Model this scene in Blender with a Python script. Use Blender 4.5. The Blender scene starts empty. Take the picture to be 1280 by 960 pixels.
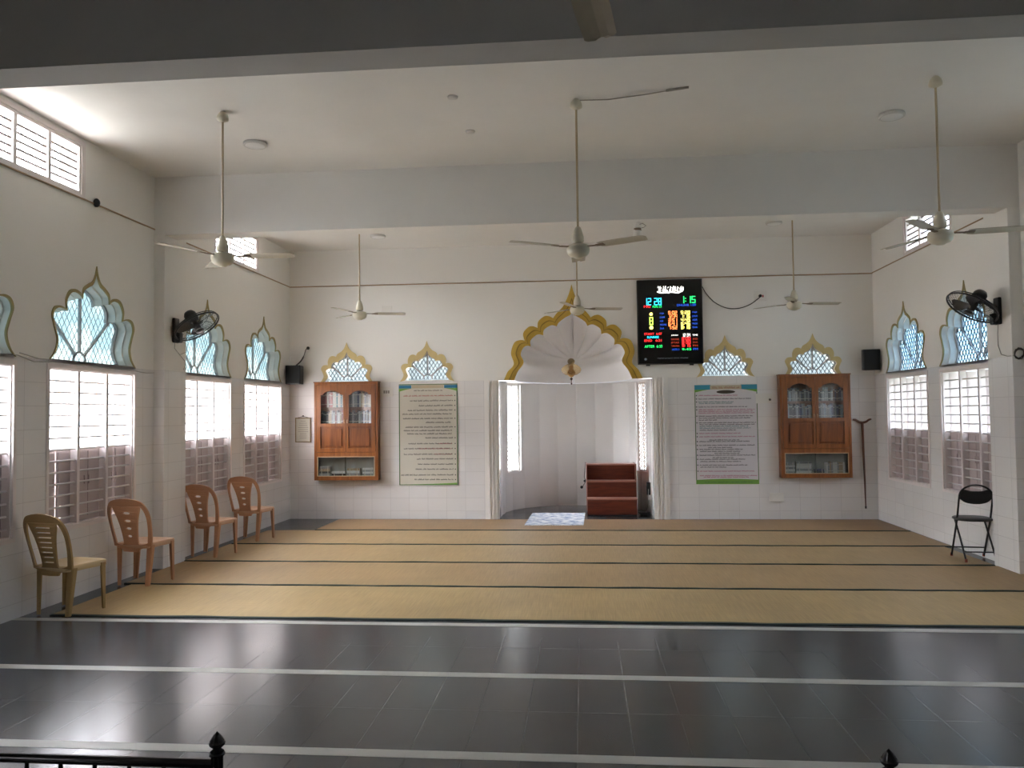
import bpy, bmesh, math, random
from mathutils import Vector, Matrix
from mathutils.geometry import tessellate_polygon
random.seed(7)
PI = math.pi
COL = bpy.context.scene.collection
XL, XR, YB, ZC = -4.69, 4.39, 12.30, 4.30      # room: left wall, right wall, qibla wall, ceiling
YF = -4.0                                       # wall behind the camera
HD = 2.165                                      # top of the tiled dado
WT = 0.22                                       # wall thickness
XC = (XL + XR) / 2

# ------------------------------------------------------------------ materials
def newmat(name):
    m = bpy.data.materials.new(name); m.use_nodes = True
    nt = m.node_tree; b = nt.nodes['Principled BSDF']
    return m, nt, b
def rgb(c): return (c[0], c[1], c[2], 1)
def N(nt, t, **k):
    n = nt.nodes.new(t)
    for a, v in k.items(): setattr(n, a, v)
    return n
def math_n(nt, op, a, b=None):
    n = N(nt, 'ShaderNodeMath', operation=op)
    for i, v in enumerate((a, b)):
        if v is None: continue
        if isinstance(v, (int, float)): n.inputs[i].default_value = v
        else: nt.links.new(v, n.inputs[i])
    return n.outputs[0]
def mixc(nt, f, a, b):
    n = N(nt, 'ShaderNodeMix', data_type='RGBA')
    for s, v in ((0, f), (6, a), (7, b)):
        if isinstance(v, (int, float)): n.inputs[s].default_value = v
        elif isinstance(v, tuple): n.inputs[s].default_value = rgb(v)
        else: nt.links.new(v, n.inputs[s])
    return n.outputs[2]
def plain(name, c, rough=.5, var=.08, scale=6, metal=0, bump=0.0, stretch=(1, 1, 1), coat=0, spec=.5):
    m, nt, b = newmat(name)
    tc = N(nt, 'ShaderNodeTexCoord'); mp = N(nt, 'ShaderNodeMapping'); mp.inputs['Scale'].default_value = stretch
    nt.links.new(tc.outputs['Object'], mp.inputs[0])
    nz = N(nt, 'ShaderNodeTexNoise'); nz.inputs['Scale'].default_value = scale; nz.inputs['Detail'].default_value = 5
    nt.links.new(mp.outputs[0], nz.inputs['Vector'])
    lo = tuple(max(0, x * (1 - var)) for x in c); hi = tuple(min(1, x * (1 + var)) for x in c)
    nt.links.new(mixc(nt, nz.outputs['Fac'], lo, hi), b.inputs['Base Color'])
    b.inputs['Roughness'].default_value = rough; b.inputs['Metallic'].default_value = metal
    b.inputs['Specular IOR Level'].default_value = spec
    if coat: b.inputs['Coat Weight'].default_value = coat; b.inputs['Coat Roughness'].default_value = .1
    if bump:
        bp = N(nt, 'ShaderNodeBump'); bp.inputs['Strength'].default_value = bump; bp.inputs['Distance'].default_value = .01
        nt.links.new(nz.outputs['Fac'], bp.inputs['Height']); nt.links.new(bp.outputs[0], b.inputs['Normal'])
    return m
def glow(name, c, s):
    m, nt, b = newmat(name)
    b.inputs['Base Color'].default_value = rgb(tuple(x * .3 for x in c)); b.inputs['Roughness'].default_value = .4
    b.inputs['Emission Color'].default_value = rgb(c); b.inputs['Emission Strength'].default_value = s
    return m
def glass(name, tint, clear, milky, gloss=.06, mc=None, noise=False):
    """thin pane: part clear, part milky (translucent), a little gloss"""
    m, nt, b = newmat(name); nt.nodes.remove(b)
    out = nt.nodes['Material Output']
    tr = N(nt, 'ShaderNodeBsdfTransparent'); tr.inputs[0].default_value = rgb(tint)
    tl = N(nt, 'ShaderNodeBsdfTranslucent'); tl.inputs[0].default_value = rgb(mc or tint)
    if noise:
        tc = N(nt, 'ShaderNodeTexCoord'); nz = N(nt, 'ShaderNodeTexNoise'); nz.inputs['Scale'].default_value = 3.0
        nt.links.new(tc.outputs['Object'], nz.inputs['Vector'])
        rp = N(nt, 'ShaderNodeValToRGB'); rp.color_ramp.elements[0].position = .42; rp.color_ramp.elements[1].position = .58
        nt.links.new(nz.outputs['Fac'], rp.inputs[0])
        nt.links.new(mixc(nt, rp.outputs[0], noise, mc or tint), tl.inputs[0])
    gl = N(nt, 'ShaderNodeBsdfGlossy'); gl.inputs['Roughness'].default_value = .05
    m1 = N(nt, 'ShaderNodeMixShader'); m1.inputs[0].default_value = milky / (milky + clear)
    nt.links.new(tr.outputs[0], m1.inputs[1]); nt.links.new(tl.outputs[0], m1.inputs[2])
    m2 = N(nt, 'ShaderNodeMixShader'); m2.inputs[0].default_value = gloss
    nt.links.new(m1.outputs[0], m2.inputs[1]); nt.links.new(gl.outputs[0], m2.inputs[2])
    nt.links.new(m2.outputs[0], out.inputs[0])
    return m
def wall_material():
    m, nt, b = newmat('wall_paint_and_tile')
    g = N(nt, 'ShaderNodeNewGeometry')
    sp = N(nt, 'ShaderNodeSeparateXYZ'); nt.links.new(g.outputs['Position'], sp.inputs[0])
    sn = N(nt, 'ShaderNodeSeparateXYZ'); nt.links.new(g.outputs['Normal'], sn.inputs[0])
    isx = math_n(nt, 'GREATER_THAN', math_n(nt, 'ABSOLUTE', sn.outputs[0]), .5)
    u = math_n(nt, 'ADD', math_n(nt, 'MULTIPLY', sp.outputs[1], isx), math_n(nt, 'MULTIPLY', sp.outputs[0], math_n(nt, 'SUBTRACT', 1.0, isx)))
    cb = N(nt, 'ShaderNodeCombineXYZ'); nt.links.new(math_n(nt, 'ADD', u, 30.05), cb.inputs[0]); nt.links.new(math_n(nt, 'ADD', sp.outputs[2], 2.04 * 10 - HD), cb.inputs[1])
    br = N(nt, 'ShaderNodeTexBrick', offset=0.0, squash=1.0)
    br.inputs['Scale'].default_value = 1.0; br.inputs['Mortar Size'].default_value = .0022; br.inputs['Mortar Smooth'].default_value = .15
    br.inputs['Brick Width'].default_value = .30; br.inputs['Row Height'].default_value = .204; br.inputs['Bias'].default_value = 0
    br.inputs['Color1'].default_value = (.80, .785, .775, 1); br.inputs['Color2'].default_value = (.76, .745, .74, 1); br.inputs['Mortar'].default_value = (.60, .58, .57, 1)
    nt.links.new(cb.outputs[0], br.inputs['Vector'])
    tc = N(nt, 'ShaderNodeTexCoord')
    nz = N(nt, 'ShaderNodeTexNoise'); nz.inputs['Scale'].default_value = .9; nz.inputs['Detail'].default_value = 6
    nt.links.new(g.outputs['Position'], nz.inputs['Vector'])
    paint = mixc(nt, nz.outputs['Fac'], (.76, .742, .705), (.828, .81, .775))
    isp = math_n(nt, 'GREATER_THAN', sp.outputs[2], HD)
    nt.links.new(mixc(nt, isp, br.outputs['Color'], paint), b.inputs['Base Color'])
    nt.links.new(math_n(nt, 'ADD', math_n(nt, 'MULTIPLY', isp, .55), .16), b.inputs['Roughness'])
    nz2 = N(nt, 'ShaderNodeTexNoise'); nz2.inputs['Scale'].default_value = 5; nt.links.new(g.outputs['Position'], nz2.inputs['Vector'])
    h = math_n(nt, 'ADD', math_n(nt, 'MULTIPLY', br.outputs['Fac'], -.25), math_n(nt, 'MULTIPLY', nz2.outputs['Fac'], .35))
    bp = N(nt, 'ShaderNodeBump'); bp.inputs['Strength'].default_value = .25; bp.inputs['Distance'].default_value = .006
    nt.links.new(h, bp.inputs['Height']); nt.links.new(bp.outputs[0], b.inputs['Normal'])
    return m
def floor_material():
    m, nt, b = newmat('dark_slate_floor')
    g = N(nt, 'ShaderNodeNewGeometry')
    mp = N(nt, 'ShaderNodeMapping'); mp.inputs['Location'].default_value = (.05 + .2745 * 100, -4.995 + .58575 * 100, 0)
    nt.links.new(g.outputs['Position'], mp.inputs[0])
    br = N(nt, 'ShaderNodeTexBrick', offset=0.0)
    br.inputs['Scale'].default_value = 1; br.inputs['Mortar Size'].default_value = .0022; br.inputs['Mortar Smooth'].default_value = .2
    br.inputs['Brick Width'].default_value = .2745; br.inputs['Row Height'].default_value = .58575
    br.inputs['Color1'].default_value = (.020, .0255, .032, 1); br.inputs['Color2'].default_value = (.028, .035, .043, 1); br.inputs['Mortar'].default_value = (.12, .12, .115, 1)
    nt.links.new(mp.outputs[0], br.inputs['Vector'])
    nz = N(nt, 'ShaderNodeTexNoise'); nz.inputs['Scale'].default_value = 2.2; nz.inputs['Detail'].default_value = 8; nz.inputs['Roughness'].default_value = .65
    nt.links.new(g.outputs['Position'], nz.inputs['Vector'])
    dust = N(nt, 'ShaderNodeTexNoise'); dust.inputs['Scale'].default_value = 60; dust.inputs['Detail'].default_value = 3
    nt.links.new(g.outputs['Position'], dust.inputs['Vector'])
    rp = N(nt, 'ShaderNodeValToRGB'); rp.color_ramp.elements[0].position = .70; rp.color_ramp.elements[1].position = .80
    nt.links.new(dust.outputs['Fac'], rp.inputs[0])
    c1 = mixc(nt, math_n(nt, 'MULTIPLY', nz.outputs['Fac'], .5), br.outputs['Color'], (.034, .041, .049))
    c2 = mixc(nt, math_n(nt, 'MULTIPLY', rp.outputs[0], .25), c1, (.25, .25, .24))
    nt.links.new(c2, b.inputs['Base Color'])
    nt.links.new(math_n(nt, 'ADD', math_n(nt, 'MULTIPLY', nz.outputs['Fac'], .12), .17), b.inputs['Roughness'])
    b.inputs['Specular IOR Level'].default_value = .6
    bp = N(nt, 'ShaderNodeBump'); bp.inputs['Strength'].default_value = .08; bp.inputs['Distance'].default_value = .002
    nt.links.new(nz.outputs['Fac'], bp.inputs['Height']); nt.links.new(bp.outputs[0], b.inputs['Normal'])
    return m
def mat_material(name, c):
    m, nt, b = newmat(name)
    g = N(nt, 'ShaderNodeNewGeometry')
    def nz(sx, sy, sc, det=3):
        mp = N(nt, 'ShaderNodeMapping'); mp.inputs['Scale'].default_value = (sx, sy, 1); nt.links.new(g.outputs['Position'], mp.inputs[0])
        n = N(nt, 'ShaderNodeTexNoise'); n.inputs['Scale'].default_value = sc; n.inputs['Detail'].default_value = det
        nt.links.new(mp.outputs[0], n.inputs['Vector']); return n.outputs['Fac']
    weave = nz(40, 1.2, 2.5); cross = nz(1.0, 60, 1.5); big = nz(1, 1, 1.1, 4)
    f = math_n(nt, 'ADD', math_n(nt, 'MULTIPLY', weave, .55), math_n(nt, 'ADD', math_n(nt, 'MULTIPLY', cross, .2), math_n(nt, 'MULTIPLY', big, .35)))
    rp = N(nt, 'ShaderNodeValToRGB')
    e = rp.color_ramp.elements; e[0].position = .35; e[1].position = .75
    e[0].color = rgb(tuple(x * .72 for x in c)); e[1].color = rgb(tuple(min(1, x * 1.18) for x in c))
    nt.links.new(f, rp.inputs[0]); nt.links.new(rp.outputs[0], b.inputs['Base Color'])
    b.inputs['Roughness'].default_value = .5
    bp = N(nt, 'ShaderNodeBump'); bp.inputs['Strength'].default_value = .3; bp.inputs['Distance'].default_value = .003
    nt.links.new(f, bp.inputs['Height']); nt.links.new(bp.outputs[0], b.inputs['Normal'])
    return m
def wood_material(name, dark, light, rough=.3, stretch=(6, 6, .6)):
    m, nt, b = newmat(name)
    tc = N(nt, 'ShaderNodeTexCoord'); mp = N(nt, 'ShaderNodeMapping'); mp.inputs['Scale'].default_value = stretch
    nt.links.new(tc.outputs['Object'], mp.inputs[0])
    nz = N(nt, 'ShaderNodeTexNoise'); nz.inputs['Scale'].default_value = 3.2; nz.inputs['Detail'].default_value = 7; nz.inputs['Distortion'].default_value = .9
    nt.links.new(mp.outputs[0], nz.inputs['Vector'])
    rp = N(nt, 'ShaderNodeValToRGB'); e = rp.color_ramp.elements
    e[0].position = .3; e[1].position = .72; e[0].color = rgb(dark); e[1].color = rgb(light)
    nt.links.new(nz.outputs['Fac'], rp.inputs[0]); nt.links.new(rp.outputs[0], b.inputs['Base Color'])
    b.inputs['Roughness'].default_value = rough
    return m
def rug_material():
    m, nt, b = newmat('white_blue_prayer_rug')
    tc = N(nt, 'ShaderNodeTexCoord')
    vo = N(nt, 'ShaderNodeTexVoronoi'); vo.inputs['Scale'].default_value = 14; nt.links.new(tc.outputs['Object'], vo.inputs['Vector'])
    nz = N(nt, 'ShaderNodeTexNoise'); nz.inputs['Scale'].default_value = 9; nz.inputs['Detail'].default_value = 4; nt.links.new(tc.outputs['Object'], nz.inputs['Vector'])
    rp = N(nt, 'ShaderNodeValToRGB'); e = rp.color_ramp.elements
    e[0].position = .40; e[1].position = .60; e[0].color = (.30, .38, .55, 1); e[1].color = (.82, .84, .88, 1)
    nt.links.new(nz.outputs['Fac'], rp.inputs[0])
    c = mixc(nt, math_n(nt, 'MULTIPLY', math_n(nt, 'LESS_THAN', vo.outputs['Distance'], .22), .6), rp.outputs[0], (.80, .80, .80))
    nt.links.new(c, b.inputs['Base Color']); b.inputs['Roughness'].default_value = .9
    return m

M = {}
M['wall'] = wall_material()
M['ceil'] = plain('ceiling_paint', (.76, .745, .715), .8, .05, 2.2, bump=.5)
M['beam'] = plain('shaded_beam_paint', (.47, .465, .45), .8, .06, 2.5, bump=.4)  # near beam only: shade of its underside put into a darker paint
M['white'] = plain('white_paint', (.80, .78, .75), .55, .03)
M['niche'] = plain('niche_white_tile', (.80, .785, .77), .35, .03, 3)
M['floor'] = floor_material()
M['strip'] = plain('pale_marble_strip', (.42, .42, .39), .35, .18, 5)
M['straw'] = [mat_material('straw_mat_%d' % i, c) for i, c in enumerate([(.395, .275, .120), (.355, .235, .108), (.365, .25, .118), (.355, .24, .115), (.345, .235, .108), (.295, .178, .084)])]
M['binding'] = plain('dark_green_binding', (.012, .030, .026), .7)
M['winpaint'] = plain('pinkish_window_paint', (.74, .675, .665), .45, .04)
M['shutter'] = plain('mauve_shutter_paint', (.50, .415, .41), .5, .06)
M['rod'] = plain('grey_iron_rod', (.66, .63, .63), .4, .05)
M['rod_dark'] = plain('brown_iron_rod', (.20, .16, .15), .6, .05)
M['gold'] = plain('mustard_gold_paint', (.52, .34, .05), .5, .14, 12)
M['gold_dark'] = plain('dark_gold_paint', (.27, .17, .02), .5, .14, 12)
M['gold_side'] = plain('olive_gold_paint', (.36, .28, .11), .5, .12, 12)
M['gold_pale'] = plain('pale_gold_paint', (.60, .47, .22), .5, .12, 12)
M['lattice'] = plain('grey_lattice', (.42, .39, .40), .5, .05)
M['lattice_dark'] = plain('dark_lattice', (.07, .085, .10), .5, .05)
M['glass_left'] = glass('aqua_window_glass', (.12, .15, .15), .2, .8, .05, (.27, .295, .285), noise=(.18, .225, .235))
M['glass_right'] = glass('blue_window_glass', (.62, .76, .84), .6, .4, .05, (.64, .72, .76), noise=(.46, .62, .72))
M['glass_back'] = glass('clear_white_glass', (.66, .69, .67), .85, .15, .04, (.22, .24, .235))
M['cabglass'] = glass('cabinet_glass', (.84, .86, .86), 1.0, .0, .07)
M['teak'] = wood_material('orange_teak', (.16, .048, .012), (.30, .105, .026), .28)
M['teak_dark'] = wood_material('orange_teak_shade', (.13, .036, .009), (.25, .08, .02), .3)
M['teak_panel'] = wood_material('teak_panel', (.12, .032, .008), (.24, .078, .018), .28)
M['bead'] = plain('pale_wood_bead', (.55, .40, .25), .5)
M['mahogany'] = wood_material('red_mahogany', (.085, .016, .009), (.17, .034, .016), .35, (.8, 6, 6))
M['mahog_edge'] = plain('pink_laminate_edge', (.36, .17, .13), .4)
M['fan'] = plain('cream_fan_enamel', (.60, .55, .43), .32, .05)
M['fan_blade'] = plain('dusty_cream_blade', (.47, .43, .34), .4, .12, 9)
M['fan_rod'] = plain('brassy_rod', (.48, .38, .24), .35, .05)
M['dust'] = plain('brown_fan_bracket', (.20, .15, .10), .6)
M['black'] = plain('black_plastic', (.012, .012, .013), .4, .1)
M['blackmat'] = plain('black_grille_cloth', (.010, .010, .010), .8, .3, 60)
M['blackmetal'] = plain('black_painted_steel', (.012, .012, .014), .28, .1)
M['fanblade_black'] = plain('smoky_fan_blade', (.05, .045, .04), .35)
M['steelrail'] = plain('black_chrome_rail', (.028, .026, .026), .15, .1, metal=.6)
M['orange_foot'] = plain('reddish_rubber_foot', (.25, .05, .025), .6)
M['chair_brown'] = plain('pinkish_brown_plastic', (.50, .255, .135), .32, .05, 3)
M['chair_brown_seat'] = plain('pale_pink_brown_plastic', (.62, .39, .25), .35, .05, 3)  # seat colour is paler than the chair body
M['chair_olive'] = plain('olive_tan_plastic', (.36, .235, .09), .32, .08, 3)
M['chair_olive_seat'] = plain('pale_tan_plastic', (.60, .46, .26), .35, .06, 3)
M['slot_light'] = plain('pale_worn_plastic', (.62, .46, .30), .4)
M['conduit'] = plain('brown_cord', (.40, .28, .18), .6)
M['cable'] = plain('dark_cable', (.06, .05, .045), .6)
M['cable_grey'] = plain('grey_cable', (.30, .28, .25), .6)
M['cable_pale'] = plain('pale_grey_cable', (.42, .40, .37), .6)
M['plate'] = plain('white_switch_plate', (.74, .72, .68), .4, .02)
M['paper'] = plain('aged_paper', (.56, .54, .45), .7, .08, 5)
M['notice_frame'] = plain('tarnished_brass_frame', (.24, .18, .09), .4)
M['banner_a'] = plain('cream_flex_banner', (.60, .565, .48), .45, .04)
M['banner_b'] = plain('lavender_white_flex_banner', (.66, .63, .65), .45, .03)
M['ban_blue'] = plain('banner_blue', (.02, .17, .30), .45)
M['ban_bluelight'] = plain('banner_sky_blue', (.04, .27, .40), .45)
M['ban_green'] = plain('banner_green', (.17, .36, .06), .45)
M['ban_dgreen'] = plain('banner_dark_green', (.08, .16, .06), .45)
M['ban_tan'] = plain('banner_title_tan', (.50, .43, .30), .45)
M['ink'] = plain('black_ink', (.05, .048, .05), .6)
M['ink_red'] = plain('red_ink', (.40, .09, .09), .6)
M['ink_pink'] = plain('magenta_ink', (.45, .12, .20), .6)
M['ink_teal'] = plain('teal_ink', (.06, .20, .20), .6)
M['ink_brown'] = plain('dark_brown_oval', (.05, .035, .02), .6)
M['screen'] = plain('black_acrylic', (.004, .004, .005), .18, .1)
M['led_cyan'] = glow('cyan_led', (.03, .62, 1.0), 2.2)
M['led_green'] = glow('green_led', (.02, .85, .16), 1.6)
M['led_red'] = glow('red_led', (1.0, .03, .03), 1.6)
M['led_orange'] = glow('orange_led', (1.0, .22, .06), 2.4)
M['led_yellow'] = glow('yellow_led', (1.0, .85, .16), 2.2)
M['led_blue'] = glow('blue_led', (.02, .12, .85), .8)
M['led_white'] = glow('white_led', (1.0, .97, .9), 1.5)
M['led_lime'] = glow('lime_led', (.62, .95, .12), 1.3)
M['led_dim'] = glow('dim_footer_led', (.3, .35, .4), .12)
M['diffuser'] = plain('white_diffuser', (.78, .78, .76), .3, .02)
M['lightring'] = plain('white_light_ring', (.60, .59, .56), .4, .02)
M['lampglass'] = glass('amber_tinted_lamp_glass', (.95, .86, .66), .8, .2, .12, (.8, .62, .35))
M['amber'] = plain('amber_brass', (.50, .28, .09), .3, .2)
M['stick'] = wood_material('dark_stick_wood', (.05, .02, .012), (.17, .06, .03), .35)
M['rug'] = rug_material()
M['fringe'] = plain('white_rug_fringe', (.74, .74, .74), .9)
M['dim_ground'] = plain('darkened_ground', (.085, .10, .085), .9, .3, 3)  # ground colour darkened to stand in for shade on that side
M['sand'] = plain('pale_sandy_ground', (.52, .50, .47), .9, .15, .6)
BOOKC = {'maroon': (.22, .035, .03), 'white': (.68, .66, .62), 'teal': (.02, .22, .27), 'navy': (.02, .03, .10), 'grey': (.30, .30, .30),
         'tan': (.42, .30, .17), 'black': (.018, .018, .02), 'brown': (.14, .06, .03), 'pale blue': (.33, .40, .47), 'red': (.38, .06, .045)}
for k, c in BOOKC.items(): M['book ' + k] = plain(k.replace(' ', '_') + '_book_cloth', c, .5, .15, 30)
M['lining'] = plain('grey_green_lining', (.34, .35, .31), .6)
M['pages'] = plain('book_pages', (.62, .57, .47), .8)

# ------------------------------------------------------------------ mesh helpers
class MB:
    def __init__(s): s.v = []; s.f = []; s.m = []; s.sm = []; s.cur = 0; s.smooth = False
    def add(s, vs, fs, smooth=None):
        b = len(s.v); s.v += [tuple(x) for x in vs]
        for f in fs:
            s.f.append(tuple(b + i for i in f)); s.m.append(s.cur); s.sm.append(s.smooth if smooth is None else smooth)
    def box(s, lo, hi):
        x0, y0, z0 = lo; x1, y1, z1 = hi
        s.add([(x0, y0, z0), (x1, y0, z0), (x1, y1, z0), (x0, y1, z0), (x0, y0, z1), (x1, y0, z1), (x1, y1, z1), (x0, y1, z1)],
              [(0, 3, 2, 1), (4, 5, 6, 7), (0, 1, 5, 4), (1, 2, 6, 5), (2, 3, 7, 6), (3, 0, 4, 7)])
        return s
    def bar(s, a, b, w0, d0, w1=None, d1=None, side=(1, 0, 0)):
        """tapered rectangular bar from a to b; w along 'side'"""
        a = Vector(a); b = Vector(b); t = (b - a).normalized(); sx = Vector(side); sx = (sx - t * sx.dot(t)).normalized(); sy = t.cross(sx)
        w1 = w0 if w1 is None else w1; d1 = d0 if d1 is None else d1
        vs = []
        for p, w, d in ((a, w0, d0), (b, w1, d1)):
            for i, j in ((-1, -1), (1, -1), (1, 1), (-1, 1)): vs.append(p + sx * (i * w / 2) + sy * (j * d / 2))
        s.add(vs, [(3, 2, 1, 0), (4, 5, 6, 7), (0, 1, 5, 4), (1, 2, 6, 5), (2, 3, 7, 6), (3, 0, 4, 7)]); return s
    def tube(s, pts, r, n=8, closed=False, cap=True):
        pts = [Vector(p) for p in pts]; k = len(pts); R = r if isinstance(r, (list, tuple)) else [r] * k
        vs = []; prev = None
        for i, p in enumerate(pts):
            if closed: t = pts[(i + 1) % k] - pts[i - 1]
            else: t = pts[min(i + 1, k - 1)] - pts[max(i - 1, 0)]
            t.normalize()
            if prev is None:
                prev = Vector((0, 0, 1)) if abs(t.z) < .9 else Vector((1, 0, 0))
            u = (prev - t * prev.dot(t)).normalized(); prev = u; w = t.cross(u)
            for j in range(n):
                a = 2 * PI * j / n; vs.append(p + (u * math.cos(a) + w * math.sin(a)) * R[i])
        fs = []
        for i in range(k if closed else k - 1):
            for j in range(n):
                a, b = i * n + j, i * n + (j + 1) % n; c, d = ((i + 1) % k) * n + (j + 1) % n, ((i + 1) % k) * n + j
                fs.append((a, b, c, d))
        s.add(vs, fs, True)
        if cap and not closed:
            s.add(vs[:n], [tuple(reversed(range(n)))], False); s.add(vs[-n:], [tuple(range(n))], False)
        return s
    def lathe(s, prof, n=24, o=(0, 0, 0), axis='z', smooth=True):
        """prof: list of (radius, height)"""
        vs = []; ox, oy, oz = o
        for r, h in prof:
            for j in range(n):
                a = 2 * PI * j / n; c, q = r * math.cos(a), r * math.sin(a)
                vs.append((ox + c, oy + q, oz + h) if axis == 'z' else ((ox + c, oy + h, oz + q) if axis == 'y' else (ox + h, oy + c, oz + q)))
        fs = []
        flip = axis == 'y'
        for i in range(len(prof) - 1):
            for j in range(n):
                q = (i * n + j, i * n + (j + 1) % n, (i + 1) * n + (j + 1) % n, (i + 1) * n + j)
                fs.append(q[::-1] if flip else q)
        s.add(vs, fs, smooth)
        for i, rev in ((0, True), (len(prof) - 1, False)):
            if prof[i][0] > 1e-4:
                loop = tuple(range(i * n, i * n + n)); s.add(vs, [loop[::-1] if rev != flip else loop], False)
        return s
    def plate(s, outer, holes=(), y0=0.0, y1=.02, fn=None):
        """2D outline in x,z (holes cut) extruded in y from y0 (front) to y1"""
        def ccw(p): return sum(p[i][0] * p[(i + 1) % len(p)][1] - p[(i + 1) % len(p)][0] * p[i][1] for i in range(len(p))) > 0
        loops = [outer if ccw(outer) else outer[::-1]] + [h[::-1] if ccw(h) else h for h in holes]
        tri = tessellate_polygon([[Vector((p[0], p[1], 0)) for p in l] for l in loops])
        flat = [p for l in loops for p in l]; n = len(flat)
        fn = fn or (lambda x, y, z: (x, y, z))
        vs = [fn(p[0], y0, p[1]) for p in flat] + [fn(p[0], y1, p[1]) for p in flat]
        fs = []
        for t in tri:
            a, b, c = [flat[i] for i in t]
            cr = (b[0] - a[0]) * (c[1] - a[1]) - (c[0] - a[0]) * (b[1] - a[1])
            if abs(cr) < 1e-12: continue
            t = t if cr > 0 else t[::-1]
            fs.append(tuple(t)); fs.append(tuple(n + i for i in t[::-1]))
        b = 0
        for l in loops:
            k = len(l)
            for i in range(k):
                p, q = b + i, b + (i + 1) % k
                fs.append((q, p, n + p, n + q))
            b += k
        s.add(vs, fs, False); return s
    def grid(s, rows, closed=False, smooth=True, skip=None, flip=False):
        """rows: list of equal-length point lists"""
        k = len(rows[0]); vs = [p for r in rows for p in r]; fs = []
        for i in range(len(rows) - 1):
            for j in range(k if closed else k - 1):
                if skip and skip(i, j): continue
                q = (i * k + j, i * k + (j + 1) % k, (i + 1) * k + (j + 1) % k, (i + 1) * k + j)
                fs.append(q[::-1] if flip else q)
        s.add(vs, fs, smooth); return s
    def sphere(s, c, r, n=14, sx=1, sy=1, sz=1):
        rows = []
        for i in range(n // 2 + 1):
            th = PI * i / (n // 2)
            rows.append([(c[0] + sx * r * math.sin(th) * math.cos(2 * PI * j / n), c[1] + sy * r * math.sin(th) * math.sin(2 * PI * j / n), c[2] - sz * r * math.cos(th)) for j in range(n)])
        return s.grid(rows, closed=True)
    def mesh(s, name, mats):
        me = bpy.data.meshes.new(name); me.from_pydata(s.v, [], s.f)
        for m in (mats if isinstance(mats, (list, tuple)) else [mats]): me.materials.append(m)
        me.polygons.foreach_set('material_index', s.m); me.polygons.foreach_set('use_smooth', s.sm); me.update()
        return me
    def build(s, name, mats, parent=None, loc=None, rot=None, bevel=0, me=None):
        me = me or s.mesh(name, mats)
        o = bpy.data.objects.new(name, me); COL.objects.link(o)
        if parent: o.parent = parent
        if loc: o.location = loc
        if rot: o.rotation_euler = rot
        if bevel:
            b = o.modifiers.new('bevel', 'BEVEL'); b.width = bevel; b.segments = 2; b.limit_method = 'ANGLE'; b.angle_limit = .6
        return o
def tag(o, label, cat, group=None, kind=None):
    o['label'] = label; o['category'] = cat
    if group: o['group'] = group
    if kind: o['kind'] = kind
    return o
def empty(name, loc=(0, 0, 0), rz=0.0):
    o = bpy.data.objects.new(name, None); COL.objects.link(o); o.location = loc; o.rotation_euler = (0, 0, rz); o.empty_display_size = .1
    return o
def copy_tree(o, parent=None):
    c = o.copy(); COL.objects.link(c)
    if parent: c.parent = parent
    for ch in list(o.children): copy_tree(ch, c)
    return c
def rect(x0, x1, z0, z1): return [(x0, z0), (x1, z0), (x1, z1), (x0, z1)]
def catmull(pts, n=5):
    out = []
    for i in range(len(pts) - 1):
        p0 = pts[max(i - 1, 0)]; p1 = pts[i]; p2 = pts[i + 1]; p3 = pts[min(i + 2, len(pts) - 1)]
        for k in range(n):
            t = k / n
            out.append(tuple(.5 * (2 * b + (c - a) * t + (2 * a - 5 * b + 4 * c - d) * t * t + (3 * b - a - 3 * c + d) * t ** 3) for a, b, c, d in zip(p0, p1, p2, p3)))
    return out + [tuple(pts[-1])]
def half_to_full(segs, n=5):
    """left half segments (half-width, height) from base to apex -> closed outline from left base over apex to right base"""
    left = []
    for sgm in segs: left += catmull(sgm, n)[:-1]
    left.append(segs[-1][-1])
    L = [(-u, v) for u, v in left]
    return L + [(u, v) for u, v in left[-2::-1]]
SIDE_ARCH = half_to_full([[(1, 0), (.90, .08), (.85, .19), (.90, .31), (.955, .42), (.91, .50), (.80, .525), (.66, .505)],
                          [(.66, .505), (.675, .60), (.60, .69), (.49, .715), (.385, .70), (.32, .665)],
                          [(.32, .665), (.30, .745), (.19, .80), (.10, .835), (.04, .90), (0, 1)]])
BACK_ARCH = half_to_full([[(1, 0), (.91, .08), (.86, .17), (.91, .27), (.955, .35), (.90, .42), (.80, .445), (.70, .44)],
                          [(.70, .44), (.70, .54), (.64, .63), (.55, .665), (.45, .66), (.40, .635)],
                          [(.40, .635), (.34, .71), (.20, .77), (.08, .86), (0, 1)]])
K = .00195
MIH_OUT = half_to_full([[(552 * K, 0), (520 * K, 68 * K), (470 * K, 128 * K), (492 * K, 215 * K), (465 * K, 300 * K), (415 * K, 322 * K), (380 * K, 315 * K)],
                        [(380 * K, 315 * K), (392 * K, 375 * K), (350 * K, 424 * K), (310 * K, 430 * K), (275 * K, 415 * K)],
                        [(275 * K, 415 * K), (269 * K, 468 * K), (220 * K, 509 * K), (180 * K, 508 * K), (150 * K, 492 * K)],
                        [(150 * K, 492 * K), (122 * K, 530 * K), (65 * K, 592 * K), (22 * K, 685 * K), (0, 762 * K)]])
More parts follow.
